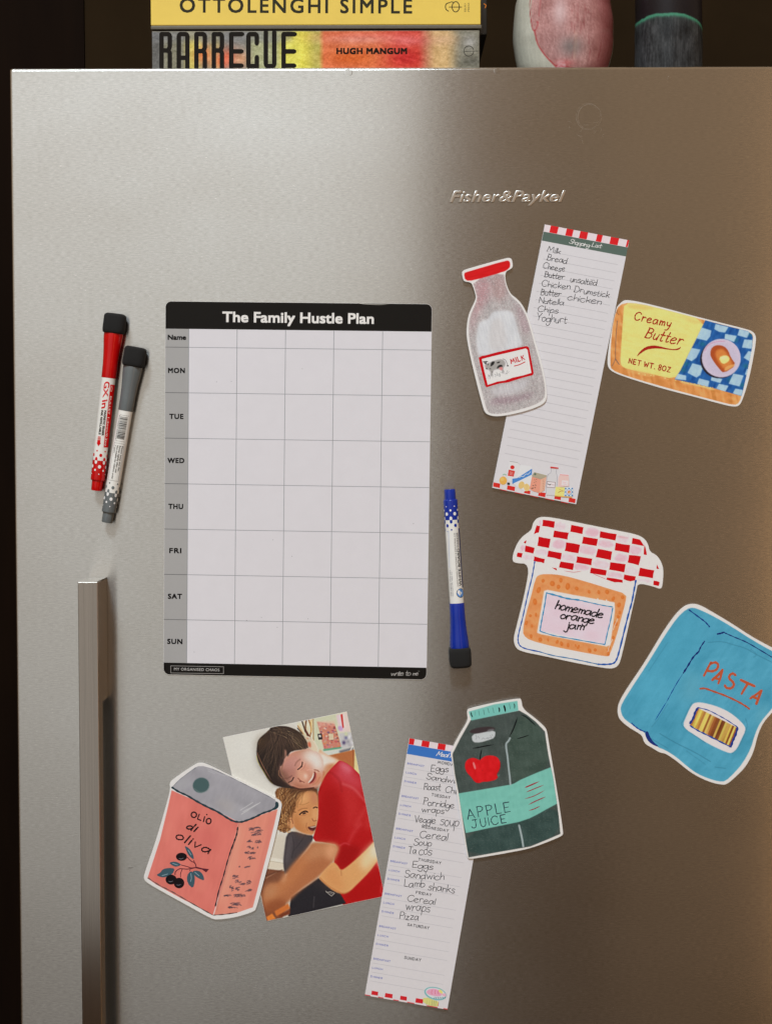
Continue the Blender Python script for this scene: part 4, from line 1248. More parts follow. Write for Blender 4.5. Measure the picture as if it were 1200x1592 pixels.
cv.fill(T("560,440 680,620 700,760 640,760 590,600"), (160, 130, 140), 4, .6, clip=bm_)
cv.fill(T("330,1370 450,1330 560,1340 720,1290 730,1330 560,1390 340,1420"), (146, 122, 134), 3, .7, clip=bm_)
sp_ = cv.vnoise(1.1, 1.1)
cv.put(bm_ * (sp_ > .74), (140, 112, 118), .35); cv.put(bm_ * (cv.vnoise(1.2, 1.2) > .72), (126, 126, 130), .28); cv.put(bm_ * (cv.vnoise(1.2, 1.2) > .7), (210, 206, 208), .4)
cv.mottle(5, 2, 9, -14, bm_)
cv.fill(T("205,800 225,665 280,630 322,625 345,565 400,548 530,545 565,620 590,740 640,865 590,890 420,930 240,975 212,900"), (206, 210, 216), 1.6, .95, clip=bm_)
cv.fill(T("345,640 430,600 470,720 500,890 330,930 320,780"), (196, 193, 194), 3, .6, clip=bm_)
cv.fill(T("330,1260 600,1190 700,1170 640,1290 420,1330 350,1320"), (200, 200, 206), 3, .7, clip=bm_)
cv.mottle(7, 2, 12, -14, bm_); cv.speckle(5, bm_)
cv.fill(T("92,205 130,190 480,88 512,92 520,140 500,168 460,192 180,272 108,274"), (204, 10, 18), .3)
cv.mottle(6, 12, 2, -16, cv.mask(T("92,205 480,88 520,140 460,192 108,274")))
cv.fill(T("258,990 660,893 680,905 712,1120 308,1228"), (226, 224, 232), .3, smooth=0)
cv.fill(T("285,1045 330,1020 420,990 462,998 480,1040 450,1080 466,1125 452,1128 436,1085 380,1088 362,1100 352,1150 336,1145 335,1100 305,1085 285,1065"), (160, 158, 156), .7)
for s in ("335,1060 345,1015 378,1010 370,1040 350,1055", "390,1030 400,1018 430,1012 415,1030", "390,1085 405,1050 440,1040 452,1062 425,1065", "290,1080 305,1070 310,1090", "325,1075 345,1078 338,1088", "345,1105 360,1108 355,1118", "265,1012 315,1010 315,1020 270,1022", "275,1020 290,1040 300,1042 302,1020 292,1020 290,1030 282,1020", "308,1030 320,1035 312,1055"):
    cv.fill(T(s), (28, 28, 30), .25, smooth=1)
cv.fill(T("412,1070 445,1062 452,1085 428,1098"), (214, 130, 132), .6)
cv.line(T("450,990 472,998 486,1025 495,1050"), .6, (60, 60, 62), .3); cv.fill(T("485,1050 500,1045 505,1058 490,1060"), (30, 30, 30), .2)
for k in range(46):
    x = random.uniform(315, 500); y = 1160 - (x - 315) * .26 + random.uniform(-22, 22)
    cv.line(T(f"{x},{y} {x + random.uniform(-8, 8)},{y - random.uniform(6, 18)}"), .45, random.choice([(120, 126, 122), (70, 76, 74), (150, 156, 150)]), .25, .8, smooth=False)
cv.line(T("290,1052 300,1060"), .8, (220, 130, 130), .3, .8, smooth=False)
painted("printed_face", cv, pts, KO + .00004, M_PRINT, e)
L = Layer(on_door(z, KO + .00007), 3e-6)
L.holed(P("229,978 262,962 300,955 400,928 520,900 600,884 670,872 690,886 700,940 718,1030 733,1120 722,1140 640,1160 560,1185 500,1205 420,1215 340,1238 300,1251 290,1235 270,1160 248,1070"),
        P("256,992 330,972 430,948 560,918 658,894 676,906 690,990 706,1085 712,1118 640,1140 540,1162 470,1188 400,1198 312,1228 300,1180 280,1100"), (190, 12, 22))
write(L, "MILK", (528, 1034), (650, 995), 42, 8.5, (192, 30, 36), track=5, jit=.4)
L.stroke(P("555,1055 600,1043 652,1018"), 8, (192, 30, 36), taper=0)
L.build("lettering", M_INK, e)

# --- jam jar
z = Z(785, 790, 4.706)
T = lambda s: P(s, z)
JO = .0011
e, pts = magnet("food_magnet", "orange jam jar magnet with red checked cloth lid, below the shopping list", z,
    "205,110 230,75 280,62 380,75 600,120 800,160 950,190 1010,215 1045,260 1055,318 1110,345 1145,400 1158,460 1150,570 1135,594 1080,572 970,548 960,600 900,870 850,1090 830,1150 790,1175 720,1170 500,1130 300,1085 120,1050 75,1020 60,960 80,880 150,600 180,408 70,402 52,380 60,330 90,255 130,205 190,165 200,130", JO)
cv = zcanvas((795, 802, 1034, 1044), 1.5, (228, 226, 228))
cloth = T("215,100 290,78 400,90 600,132 800,172 960,205 1025,260 1035,330 1100,350 1130,420 1140,560 1090,560 960,530 860,548 740,524 640,478 560,462 450,468 380,455 290,405 205,385 85,385 95,310 150,220 200,180")
cm_ = cv.mask(cloth)
cv.put(cm_, (226, 218, 224), .6)
for s in ("365,100 445,110 430,165 362,155", "360,230 450,240 430,300 335,290", "600,140 690,155 680,215 575,200", "815,200 905,215 900,260 812,245", "540,270 660,285 660,345 540,330", "235,300 315,305 305,350 215,335", "420,330 525,350 515,395 408,380", "640,370 765,390 755,445 635,430", "750,465 865,480 860,515 745,500", "130,335 205,345 205,375 125,375", "505,400 620,420 615,455 500,450", "965,510 1080,530 1080,550 960,530", "910,270 1000,285 990,340 905,335", "115,265 150,280 140,315 108,310", "815,330 900,345 895,395 790,385", "680,230 790,245 800,290 680,285", "240,85 270,90 265,125 250,130", "885,430 970,440 970,490 875,480"):
    cv.fill(T(s), (226, 172, 190), 1.2, random.uniform(.25, .75), clip=cm_)
cv.mottle(8, 4, 3, 12, cm_)
cv.fill(T("820,200 905,215 900,225 818,212"), (214, 120, 135), 1, .5)
jam = T("220,520 240,490 300,480 420,490 600,540 760,590 887,628 880,690 850,800 810,950 762,1078 745,1087 550,1052 350,1012 180,967 133,930 130,880 150,780 190,640")
jm = cv.mask(chaikin(jam, 1)); cv.put(jm, (222, 148, 92)); cv.mottle(8, 12, 6, 12, jm); cv.mottle(6, 3, 3, 0, jm)
cv.fill(T("285,605 310,598 500,635 800,690 802,750 768,1000 740,1012 500,967 260,922 233,911"), (232, 228, 230), .5, smooth=0)
for k in range(26):
    x = random.uniform(430, 800); p_ = z((x, 640 + (x - 430) * .15 + random.uniform(-12, 8))); cv.fill(ellipse(p_[0], p_[1], 1.1, 1.5, 0, 8), (230, 222, 220), .3, smooth=0)
cv.fill(T("303,622 785,730 730,995 257,898"), (222, 202, 216), .4, smooth=0)
cv.mottle(5, 20, 12, 12, cv.mask(T("303,622 785,730 730,995 257,898")))
for x, y, a, b_ in ((277, 532, 12, 14), (345, 552, 18, 20), (407, 528, 12, 18), (390, 576, 14, 16), (457, 573, 17, 26), (523, 588, 13, 15), (613, 612, 10, 14), (684, 615, 10, 16), (745, 613, 14, 18), (790, 662, 11, 18), (858, 652, 13, 14),
                    (245, 600, 15, 24), (218, 685, 15, 24), (184, 787, 11, 11), (225, 780, 7, 16), (155, 840, 10, 18), (196, 862, 8, 12), (190, 938, 10, 16), (257, 962, 14, 16), (313, 965, 5, 12), (380, 978, 10, 15), (412, 992, 11, 18), (460, 1003, 10, 16),
                    (535, 1015, 8, 18), (515, 1005, 5, 12), (617, 1042, 12, 18), (658, 1038, 12, 12), (755, 1065, 11, 16), (750, 1040, 8, 12), (832, 708, 13, 18), (838, 765, 10, 14), (826, 795, 11, 13), (808, 845, 14, 18), (790, 948, 10, 14), (762, 1022, 8, 14)):
    q_ = z((x, y)); cv.fill(ellipse(q_[0], q_[1], a / 4.7, b_ / 4.7, random.uniform(-25, 25), 12), (206, 108, 40), .35, .9, smooth=0)
    cv.fill(ellipse(q_[0] - .3, q_[1] - .4, a / 9, b_ / 9, 0, 8), (218, 132, 66), .4, .7, smooth=0)
cv.line(T("822,810 800,860 790,890"), .9, (232, 225, 220), .3, .9); cv.line(T("785,960 765,1000 750,1050"), .9, (232, 225, 220), .3, .9)
painted("printed_face", cv, pts, JO + .00004, M_PRINT, e)
L = Layer(on_door(z, JO + .00007), 3e-6)
RD = (196, 12, 20)
for s in ("275,85 363,98 357,145 270,130", "483,122 573,140 565,190 475,172", "695,168 815,190 805,237 690,215", "930,217 985,230 1015,277 925,260", "230,125 255,130 245,180 228,182 210,192 222,150", "358,163 465,180 455,230 350,212", "570,208 678,225 668,277 560,258",
          "808,253 913,270 905,328 800,308", "245,208 332,225 320,292 235,275", "445,250 548,268 535,330 435,312", "678,297 782,318 772,380 662,358", "905,342 992,352 975,418 895,398", "148,273 215,290 205,332 143,318", "315,310 413,328 405,377 307,355", "525,352 637,370 630,418 518,398",
          "768,395 880,410 870,470 760,450", "985,435 1090,455 1080,513 973,495", "405,390 503,405 495,453 393,433", "628,435 742,455 735,493 620,475", "870,485 955,500 950,528 915,535 865,520", "90,325 128,330 120,362 85,355", "212,352 290,372 285,403 265,396 207,385", "745,507 858,525 858,545 800,542 740,522",
          "1085,530 1128,540 1120,570 1083,562", "1110,412 1125,445 1106,443", "340,433 375,440 378,456", "1018,270 1030,310 1035,342 1013,338", "135,252 155,235 150,258"):
    q = P(s)
    n = []
    for i in range(len(q)):
        a, b_ = q[i], q[(i + 1) % len(q)]
        n += [a, ((a[0] + b_[0]) / 2 + random.uniform(-2.5, 2.5), (a[1] + b_[1]) / 2 + random.uniform(-2, 2))]
    L.poly(n, RD)
for s in ("640,478 690,500 740,520", "430,458 500,468 560,460"): L.stroke(P(s), 3, (206, 90, 110), taper=1)
BL = (26, 84, 168)
L.stroke(P("216,388 208,440 195,510 170,610 150,700 128,800 108,880 95,940 95,975 108,1005 150,1028 250,1050"), 8, BL, wob=.3)
L.stroke(P("250,1050 350,1078 480,1100 600,1125 680,1142"), 6.5, (60, 120, 170), wob=.3)
L.stroke(P("680,1142 740,1143 790,1135 815,1105 835,1040 870,900 900,780 925,690 942,600 955,530"), 11, BL, wob=.3)
CY = (48, 138, 186)
L.stroke(P("303,620 380,640 450,660 540,672"), 10, CY, wob=.35); L.stroke(P("540,672 640,695 720,712 785,722"), 6, CY, wob=.35)
L.stroke(P("300,625 290,700 275,780 262,850 255,898"), 8, CY, wob=.3); L.stroke(P("255,900 350,930 450,948 600,975 728,997"), 6, CY, wob=.4); L.stroke(P("786,730 770,820 750,900 730,993"), 7, CY, wob=.3)
write(L, "homemade", (362, 732), (708, 804), 62, 9, (20, 18, 22), track=1.5, lean=.2, jit=.8, wob=.25)
write(L, "orange", (402, 806), (645, 846), 58, 9, (20, 18, 22), track=1.5, lean=.15, jit=.8, wob=.25)
write(L, "jam", (440, 878), (572, 892), 56, 9, (20, 18, 22), track=1.5, lean=.1, jit=.6, wob=.25)
L.build("lettering_and_checks", M_INK, e)

# --- pasta bag
z = Z(950, 930, 4.8)
T = lambda s: P(s, z)
e, pts = magnet("food_magnet", "large blue pasta packet magnet running off the right side", z,
    "45,830 60,770 120,670 250,480 380,260 470,130 540,60 600,40 660,50 740,95 900,190 1050,290 1200,370 1320,430 1400,480 1420,520 1380,620 1280,760 1200,850 1130,930 1090,1020 1060,1150 1000,1260 930,1330 860,1390 820,1392 740,1375 640,1330 570,1285 480,1210 400,1157 365,1155 300,1115 245,1085 232,1030 200,1005 130,965 70,915 50,880", JO)
cv = zcanvas((958, 936, 1248, 1222), 1.4, (226, 222, 222))
bd = T("66,830 78,785 140,685 270,487 400,275 490,145 560,80 610,68 680,95 780,145 900,215 1050,312 1200,397 1320,455 1380,500 1390,530 1350,620 1250,760 1190,832 1110,925 1070,1015 1040,1120 980,1230 920,1300 850,1367 800,1368 720,1345 640,1310 570,1260 480,1182 400,1132 340,1110 285,1050 250,1005 210,980 140,935 85,890")
bm_ = cv.blur(cv.mask(chaikin(bd, 1)), .3)
cv.put(bm_, (72, 158, 190)); cv.mottle(8, 16, 40, 32, bm_); cv.mottle(3, 3, 18, 32, bm_); cv.mottle(4, 10, 5, -30, bm_)
cv.fill(T("360,200 560,90 700,240 640,420 400,800 300,800 150,800"), (78, 168, 200), 8, .45, clip=bm_)
cv.fill(T("560,520 700,600 640,780 500,760"), (112, 178, 198), 8, .35, clip=bm_); cv.fill(T("1080,850 1180,760 1140,900 1080,960"), (110, 176, 196), 5, .4, clip=bm_)
for s, a in (("720,330 820,325 900,345 1000,375 1080,420 1200,480", .5), ("420,330 280,540", .35), ("360,1010 480,1080 620,1150 740,1220", .6), ("300,1050 420,1120", .4), ("770,1260 850,1270", .5), ("560,1140 700,1240", .3), ("420,790 350,900 300,960", .35), ("940,170 1060,250 1180,320", .3), ("600,780 540,900 535,960 700,1080", .5), ("1040,380 1080,420 1060,440", .4), ("1000,900 1010,960 960,1090 900,1160", .5)):
    cv.line(T(s), 1.1, (36, 104, 134), .6, a, clip=bm_)
cv.fill(T("612,782 660,776 730,790 800,812 880,850 950,905 995,955 1000,988 965,1060 938,1120 900,1157 860,1152 720,1087 620,1020 560,983 533,945 552,895 585,820"), (222, 216, 222), .35)
q0, q1, q2, q3 = (642, 818), (942, 968), (885, 1108), (584, 950)
cols = [(186, 120, 60), (206, 178, 84), (222, 206, 100), (204, 160, 76), (168, 112, 60), (216, 196, 98), (224, 204, 104), (150, 90, 44), (214, 190, 100), (196, 150, 80), (150, 84, 40), (140, 76, 36), (120, 66, 34), (206, 176, 84), (110, 58, 30), (128, 70, 34), (206, 190, 96), (196, 160, 80), (190, 150, 76), (220, 196, 96), (130, 66, 32), (214, 196, 96), (150, 84, 44)]
n = len(cols)
for i, c in enumerate(cols):
    a, b_ = i / n, (i + 1) / n + .01
    L_ = lambda p, q, t: (p[0] + (q[0] - p[0]) * t, p[1] + (q[1] - p[1]) * t)
    cv.fill([z(L_(q0, q1, a)), z(L_(q0, q1, b_)), z(L_(q3, q2, b_ - .005)), z(L_(q3, q2, a))], c, .3, smooth=0)
cv.mottle(14, 3, 20, 22, cv.mask([z(q) for q in (q0, q1, q2, q3)]))
cv.speckle(3, bm_, 1)
painted("printed_face", cv, pts, JO + .00004, M_PRINT, e)
L = Layer(on_door(z, JO + .00007), 3e-6)
NV = (22, 40, 110)
L.stroke(P("580,88 650,140 700,178 730,212"), 9, (24, 60, 130), wob=.35)
L.stroke(P("792,267 815,262 838,254"), 12, NV, taper=0, wob=.2); L.stroke(P("838,255 870,270 930,296 1010,330 1100,382 1210,448 1300,495"), 7, NV, wob=.35)
L.stroke(P("695,320 665,365 650,400"), 9, NV, wob=.3); L.stroke(P("650,400 610,440 570,505 535,560"), 11, NV, wob=.4); L.stroke(P("535,560 490,630 440,720 405,785"), 6, (26, 80, 150), wob=.4, taper=1); L.stroke(P("410,775 370,840 325,912"), 7, (26, 90, 160), taper=1)
L.stroke(P("152,934 175,955 210,980 250,996"), 9, (26, 70, 150), wob=.3); L.poly(P("248,1000 272,990 285,1030 310,1070 360,1112 320,1100 280,1075 258,1040"), (26, 48, 120), 1)
OB = (184, 86, 54)
W2 = 18
for s, sm in (("690,578 722,515 742,480", 0), ("738,488 775,480 795,498 785,530 750,545 715,540", 1), ("752,610 800,568 828,535", 0), ("826,536 815,585 797,636", 0), ("768,598 806,604", 0),
              ("925,575 905,562 882,575 880,600 905,625 912,650 890,672 858,668 845,650", 1), ("965,610 1010,632 1066,656", 0), ("1018,634 992,676 970,714", 0), ("1035,748 1080,718 1118,690", 0), ("1117,692 1098,740 1080,788", 0), ("1052,734 1092,752", 0)):
    L.stroke(P(s), W2, OB, smooth=bool(sm), wob=.15)
L.stroke(P("662,675 700,674 760,695 850,728 940,770 1000,805 1028,826"), 13, (176, 84, 56), wob=.2)
DB = (24, 76, 160)
L.stroke(P("645,818 625,850 610,895 585,935"), 16, (26, 56, 140), wob=.25); L.stroke(P("585,950 640,985 700,1015 790,1060 885,1108"), 9, DB, wob=.4); L.stroke(P("940,968 925,1020 905,1065 890,1108"), 15, (26, 56, 140), wob=.3); L.stroke(P("645,816 720,835 800,875 870,915 940,962"), 6, DB, wob=.4)
L.build("lettering", M_INK, e)

# --- apple juice carton
z = Z(690, 1075, 5.897)
T = lambda s: P(s, z)
AO = .0031
e, pts = magnet("food_magnet", "dark green apple juice carton magnet holding the meal plan list", z,
    "212,175 225,156 450,104 690,62 710,75 720,160 830,240 930,330 945,370 965,500 1000,700 1050,1000 1092,1290 1088,1320 1000,1360 800,1437 600,1477 350,1520 235,1537 212,1520 200,1450 150,1150 110,900 75,640 58,570 75,520 130,410 220,265 212,210", AO)
cv = zcanvas((698, 1083, 877, 1337), 1.5, (224, 220, 218))
bd = T("245,262 450,222 690,175 760,215 840,278 925,368 935,450 955,580 980,700 1000,790 1035,1020 1052,1160 1066,1306 950,1356 790,1422 500,1472 225,1522 205,1400 188,1290 135,940 100,760 78,585 80,568 150,430")
bm_ = cv.blur(cv.mask(bd), .3)
cv.put(bm_, (66, 78, 76)); cv.fill(T("600,420 700,180 930,370 985,690 720,810 610,850 580,500"), (60, 80, 72), 2, .8, clip=bm_)
cv.fill(T("190,1297 690,1195 1036,1030 1066,1306 790,1422 225,1522"), (50, 74, 72), 1, .9, clip=bm_)
cv.mottle(4, 3, 12, -8, bm_); cv.mottle(7, 14, 8, 0, bm_); cv.put(bm_ * (cv.vnoise(.9, .9) > .82), (110, 120, 116), .35)
cv.fill(T("133,935 430,885 600,856 640,845 700,810 850,745 985,692 1000,780 1036,1028 930,1085 850,1130 780,1165 690,1195 400,1255 200,1298 160,1100"), (118, 190, 178), .3, smooth=0, clip=bm_)
bm2 = cv.mask(T("133,935 600,856 985,692 1036,1028 690,1195 200,1298")); cv.mottle(3, 3, 10, -8, bm2); cv.mottle(5, 14, 5, -14, bm2)
cv.fill(T("225,185 460,118 672,86 682,175 450,224 250,266"), (116, 190, 182), .35, smooth=0)
q_ = z((352, 355)); cv.fill(ellipse(q_[0], q_[1], 20, 4.9, -7, 20), (56, 46, 50), .35, smooth=0)
cv.fill(T("252,395 350,378 470,352 468,425 400,448 335,468 262,468"), (190, 198, 202), .4); cv.fill(T("395,350 462,340 455,360 400,375"), (120, 125, 128), .6, .7)
for s in ("290,400 300,425 290,440", "310,410 325,430", "345,440 360,425 375,438", "395,425 410,432", "425,400 430,418", "440,395 448,410", "380,432 440,420"): cv.line(T(s), .5, (110, 112, 120), .3, .8, smooth=False)
ap = T("188,680 205,630 250,607 290,612 328,632 370,592 430,584 490,600 518,650 512,710 480,760 497,787 470,812 400,828 350,828 320,843 280,830 250,785 205,740")
am = cv.mask(chaikin(ap, 1)); cv.fill(ap, (208, 16, 26), .35); cv.mottle(8, 4, 6, 0, am); cv.line(T("515,650 512,710 485,755"), 1, (140, 10, 20), .5, .6)
cv.fill(T("262,650 275,645 295,700 285,720 270,690"), (236, 150, 150), .4, .8); cv.fill(T("490,770 505,755 510,775 498,785"), (70, 130, 120), .5, .8)
cv.line(T("350,720 355,728"), .8, (150, 10, 20), .3, .6, smooth=False)
cv.line(T("605,428 590,455 570,480 572,530 582,600 592,700 602,780 608,852"), 2.7, (160, 176, 180), .5, .95)
cv.line(T("688,1228 700,1280 715,1350 726,1420"), 2.9, (164, 180, 184), .5, .95)
painted("printed_face", cv, pts, AO + .00004, M_PRINT, e)
L = Layer(on_door(z, AO + .00007), 3e-6)
DK = (20, 22, 24)
for s, w_ in (("248,188 252,215 262,236", 10), ("283,180 284,220", 7), ("317,175 325,220", 10), ("362,168 370,212", 13), ("400,152 412,196", 11), ("445,148 457,196", 10), ("500,145 508,165 506,190", 12), ("548,125 556,150 563,188", 16), ("598,112 607,160", 12), ("640,110 647,130 645,158", 8)):
    L.stroke(P(s), w_, DK, taper=1)
L.stroke(P("672,238 655,290 632,350 598,418"), 12, DK, taper=1); L.stroke(P("705,215 750,232 800,275 842,315"), 12, (26, 36, 36), taper=1); L.stroke(P("668,434 720,420 778,400"), 9, DK, taper=1)
L.stroke(P("262,522 320,512 380,500 455,487"), 11, DK, taper=1); L.stroke(P("330,632 334,585 347,528"), 11, DK, taper=1)
TD = (44, 62, 74)
L.build("painted_lines", M_INK, e)
L = Layer(on_door(z, AO + .00007), 3e-6)
write(L, "APPLE", (218, 1170), (608, 1098), 88, 8, TD, track=5, jit=.5, wob=.3)
write(L, "JUICE", (258, 1256), (572, 1202), 76, 8, TD, track=5, jit=.5, wob=.3)
L.build("lettering", M_INK, e)
L = Layer(on_door(z, AO + .00007), 3e-6)
for s, w_ in (("742,880 780,865 872,825", 12), ("755,922 820,895 912,858", 8), ("740,984 820,960 920,908", 7), ("776,1037 850,1000 930,966", 9), ("778,1092 830,1075 880,1050", 8)):
    L.stroke(P(s), w_, (150, 38, 58), taper=1)
L.build("small_print", M_INK, e)
# ------------------------------------------------------------------ snapshot print (drawn before the olive oil magnet that lies on it)
z = Z(340, 1095, 4.444)
T = lambda s: P(s, z)
TL, TR_, BR_, BL_ = (346.8, 1146.3), (539.2, 1106.2), (598.2, 1393.4), (414.5, 1432.2)
PO = .0005
e = empty("photo_print", tuple(at(470, 1430, 0)), "snapshot of a child in a red shirt hugging a smaller curly haired child", "photograph")
pslope = (470, 1270, 0, 2.0e-6)
slab("photo_paper", [TL, TR_, BR_, BL_], PO - .0002, PO, M_EDGE, e, pslope)
cv = Canvas(344, 1103, 601, 1435, 2, (208, 210, 202))
# room behind
cv.fill(T("30,228 600,100 560,600 330,1400 200,1400"), (212, 212, 206), 0, smooth=0)
cv.fill(T("30,228 300,160 260,400 150,440"), (216, 218, 214), 12, .6)
cv.fill(T("380,900 470,900 460,1160 320,1140"), (206, 200, 186), 3, smooth=0)
cv.fill(T("330,1050 455,1075 455,1100 325,1078"), (222, 218, 206), 1, .9, smooth=0)
cv.fill(T("325,1078 455,1100 455,1150 320,1128"), (214, 206, 188), 1, .9, smooth=0)
cv.line(T("328,1078 455,1100"), .8, (180, 172, 150), .5, .7, smooth=False)
# shelf corner
cv.fill(T("540,130 890,45 960,300 1000,520 700,360 560,200"), (212, 210, 186), 1, smooth=0)
cv.fill(T("650,100 810,62 850,330 690,330 655,240"), (198, 202, 176), 1.5, .9, smooth=0)
for s, c, w_ in (("548,150 585,205", (180, 140, 90), 2), ("560,140 600,220", (220, 205, 170), 2), ("576,115 600,190", (70, 50, 44), 2.2), ("590,110 625,210", (206, 190, 160), 2), ("606,108 600,170 620,230", (120, 80, 56), 2.4), ("622,105 640,170 628,230", (160, 110, 64), 2.2), ("640,108 640,190", (212, 180, 120), 2.4), ("653,100 655,250", (170, 130, 80), 1.6), ("545,165 575,200", (60, 40, 40), 1.6), ("600,180 635,240", (96, 48, 40), 3)):
    cv.line(T(s), w_, c, .6, .9)
cv.fill(T("680,120 800,135 852,300 730,318"), (196, 128, 112), .8, smooth=0)
cm_ = cv.mask(T("685,128 800,135 850,300 732,310"))
for k in range(150):
    x = random.uniform(685, 850); y = random.uniform(125, 312); p_ = z((x, y))
    cv.fill(ellipse(p_[0], p_[1], random.uniform(.8, 2.4), random.uniform(.8, 1.8), 0, 8), random.choice([(190, 84, 80), (204, 150, 110), (120, 86, 90), (222, 196, 176), (150, 60, 60), (196, 120, 140), (110, 90, 130), (212, 130, 80), (180, 160, 150)]), .5, .7, smooth=0, clip=cm_)
cv.fill(T("680,120 800,115 805,150 690,150"), (222, 176, 160), 1.5, .6, smooth=0)
cv.fill(T("758,205 792,200 795,245 762,245"), (210, 200, 170), .6, .9, smooth=0)
cv.fill(T("683,205 712,200 718,242 690,245"), (52, 46, 52), .5, smooth=0); cv.fill(T("690,213 704,210 708,226 694,228"), (190, 186, 180), .4, smooth=0)
cv.fill(T("722,310 860,292 862,304 724,325"), (92, 160, 130), .7, smooth=0)
cv.fill(T("812,75 885,58 905,190 835,190"), (218, 196, 206), 1, .9, smooth=0); cv.fill(T("842,70 856,68 866,160 856,165"), (198, 44, 36), .6, smooth=0); cv.fill(T("822,150 855,150 858,182 826,182"), (186, 150, 200), 1, .8)
cv.fill(T("858,58 884,54 910,185 868,190"), (220, 204, 196), 1, .9, smooth=0)
cv.fill(T("830,200 920,190 935,290 850,320"), (190, 190, 194), 1, .9, smooth=0)
for x, y, c in ((880, 230, (110, 110, 150)), (905, 225, (220, 222, 226)), (895, 260, (150, 150, 160)), (865, 265, (80, 70, 110)), (920, 265, (206, 208, 212)), (880, 205, (200, 206, 170)), (905, 280, (170, 170, 176)), (925, 230, (160, 160, 168))):
    p_ = z((x, y)); cv.blob(p_[0], p_[1], 3.2, 3.6, c, .9)
cv.fill(T("690,330 900,300 935,290 938,310 780,350 700,362"), (200, 206, 200), 1, .95, smooth=0); cv.fill(T("830,322 930,296 930,312 840,340"), (70, 66, 80), 1.2, .7, smooth=0)
cv.line(T("925,290 905,330"), 1.6, (226, 226, 220), .5, .9, smooth=False)
cv.fill(T("740,358 940,312 945,300 948,460 880,440 800,390"), (176, 106, 62), .8, smooth=0)
cv.line(T("928,315 935,460"), 1.2, (140, 76, 44), .5, .7, smooth=False)
cv.fill(T("940,300 1010,540 935,460"), (214, 204, 150), .8, smooth=0)
# floor
cv.fill(T("320,1135 460,1152 460,1400 440,1480 330,1510 290,1300"), (120, 74, 52), .8, smooth=0)
cv.line(T("330,1200 400,1160"), 1.4, (170, 128, 100), .8, .6); cv.line(T("310,1190 440,1145"), 2, (92, 56, 40), 1, .6)
# neck, red shirt
cv.fill(T("690,300 730,340 840,390 860,400 760,480 700,560 680,420"), (212, 160, 120), 1)
cv.fill(T("700,330 790,372 835,392 760,420 715,440 690,380"), (222, 218, 210), 2.5, .9)
cv.fill(T("715,430 760,410 810,415 770,460 725,520"), (190, 120, 80), 2, .8)
shirt = T("690,590 720,520 755,465 820,400 838,385 900,415 960,470 1010,530 1060,740 1090,880 1180,1180 1260,1420 880,1420 800,1280 790,1080 830,975 740,955 645,945 670,860 690,760 680,660")
sm_ = cv.blur(cv.mask(chaikin(shirt, 1)), .5)
cv.put(sm_, (176, 16, 20))
cv.fill(T("820,395 900,415 1000,520 1010,640 900,560 830,540 780,480"), (206, 92, 110), 9, .75, clip=sm_)
cv.fill(T("835,390 880,408 930,455 900,480 830,420"), (222, 140, 160), 4, .7, clip=sm_)
cv.fill(T("760,540 860,560 960,620 1000,700 960,820 880,930 860,700 800,600"), (196, 56, 56), 9, .6, clip=sm_)
cv.fill(T("700,620 780,560 840,600 850,860 820,960 680,940"), (160, 6, 10), 7, .8, clip=sm_)
cv.line(T("860,550 930,580 985,640 1030,690"), 3, (214, 108, 112), 2.5, .5, clip=sm_)
cv.line(T("700,530 760,470 830,520 850,600"), 2.4, (130, 4, 10), 2.5, .3, clip=sm_)
cv.line(T("950,830 990,760 1030,700"), 5, (210, 84, 84), 5, .4, clip=sm_); cv.line(T("900,960 930,890 980,830"), 4, (210, 84, 88), 4, .4, clip=sm_)
cv.fill(T("1050,740 1075,820 1060,880 1000,860 1010,780"), (206, 70, 66), 5, .5, clip=sm_)
cv.line(T("840,975 870,960 900,970"), 2.4, (210, 80, 90), 1.5, .6, clip=sm_)
cv.fill(T("840,975 900,970 1000,990 920,1110 850,1150 800,1090"), (150, 4, 8), 4, .8, clip=sm_)
cv.line(T("1090,1085 1115,1140 1140,1200"), 3.4, (220, 120, 116), 2, .7, clip=sm_); cv.line(T("1140,1200 1120,1290 1150,1310"), 3, (214, 90, 90), 2, .5, clip=sm_)
cv.fill(T("870,1290 1000,1250 1100,1130 1120,1260 1100,1330 880,1380"), (164, 6, 8), 4, .6, clip=sm_)
for x, y in ((1066, 858), (1072, 885), (1080, 915), (1090, 905), (1070, 875)): p_ = z((x, y)); cv.fill(ellipse(p_[0], p_[1], 2.6, 1.2, 10, 8), (214, 150, 110), .4, .9, smooth=0)
# smaller child: dark shirt
cv.fill(T("470,890 520,875 600,900 660,905 640,960 560,1060 460,1200 445,1100 455,1000"), (66, 60, 64), .8)
cv.fill(T("480,900 520,890 500,1060 465,1130 450,1080"), (92, 86, 90), 3, .6)
cv.fill(T("500,1330 690,1200 800,1270 830,1290 880,1375 480,1470"), (36, 34, 40), .8, smooth=0)
cv.fill(T("640,1230 720,1210 790,1290 700,1300"), (44, 40, 44), 3, .7)
cv.line(T("510,910 520,980 505,1060"), 1.2, (48, 44, 48), 1, .6); cv.line(T("600,900 560,960 520,1010"), 1.2, (50, 46, 50), 1, .6)
cv.line(T("740,1290 760,1310 780,1325 800,1305 770,1295 745,1300"), 1.1, (150, 146, 142), .4, .9, smooth=False); cv.line(T("755,1300 790,1312"), 1.4, (120, 116, 114), .4, .8, smooth=False)
cv.line(T("660,1330 655,1400"), 1.6, (80, 76, 80), 1, .5)
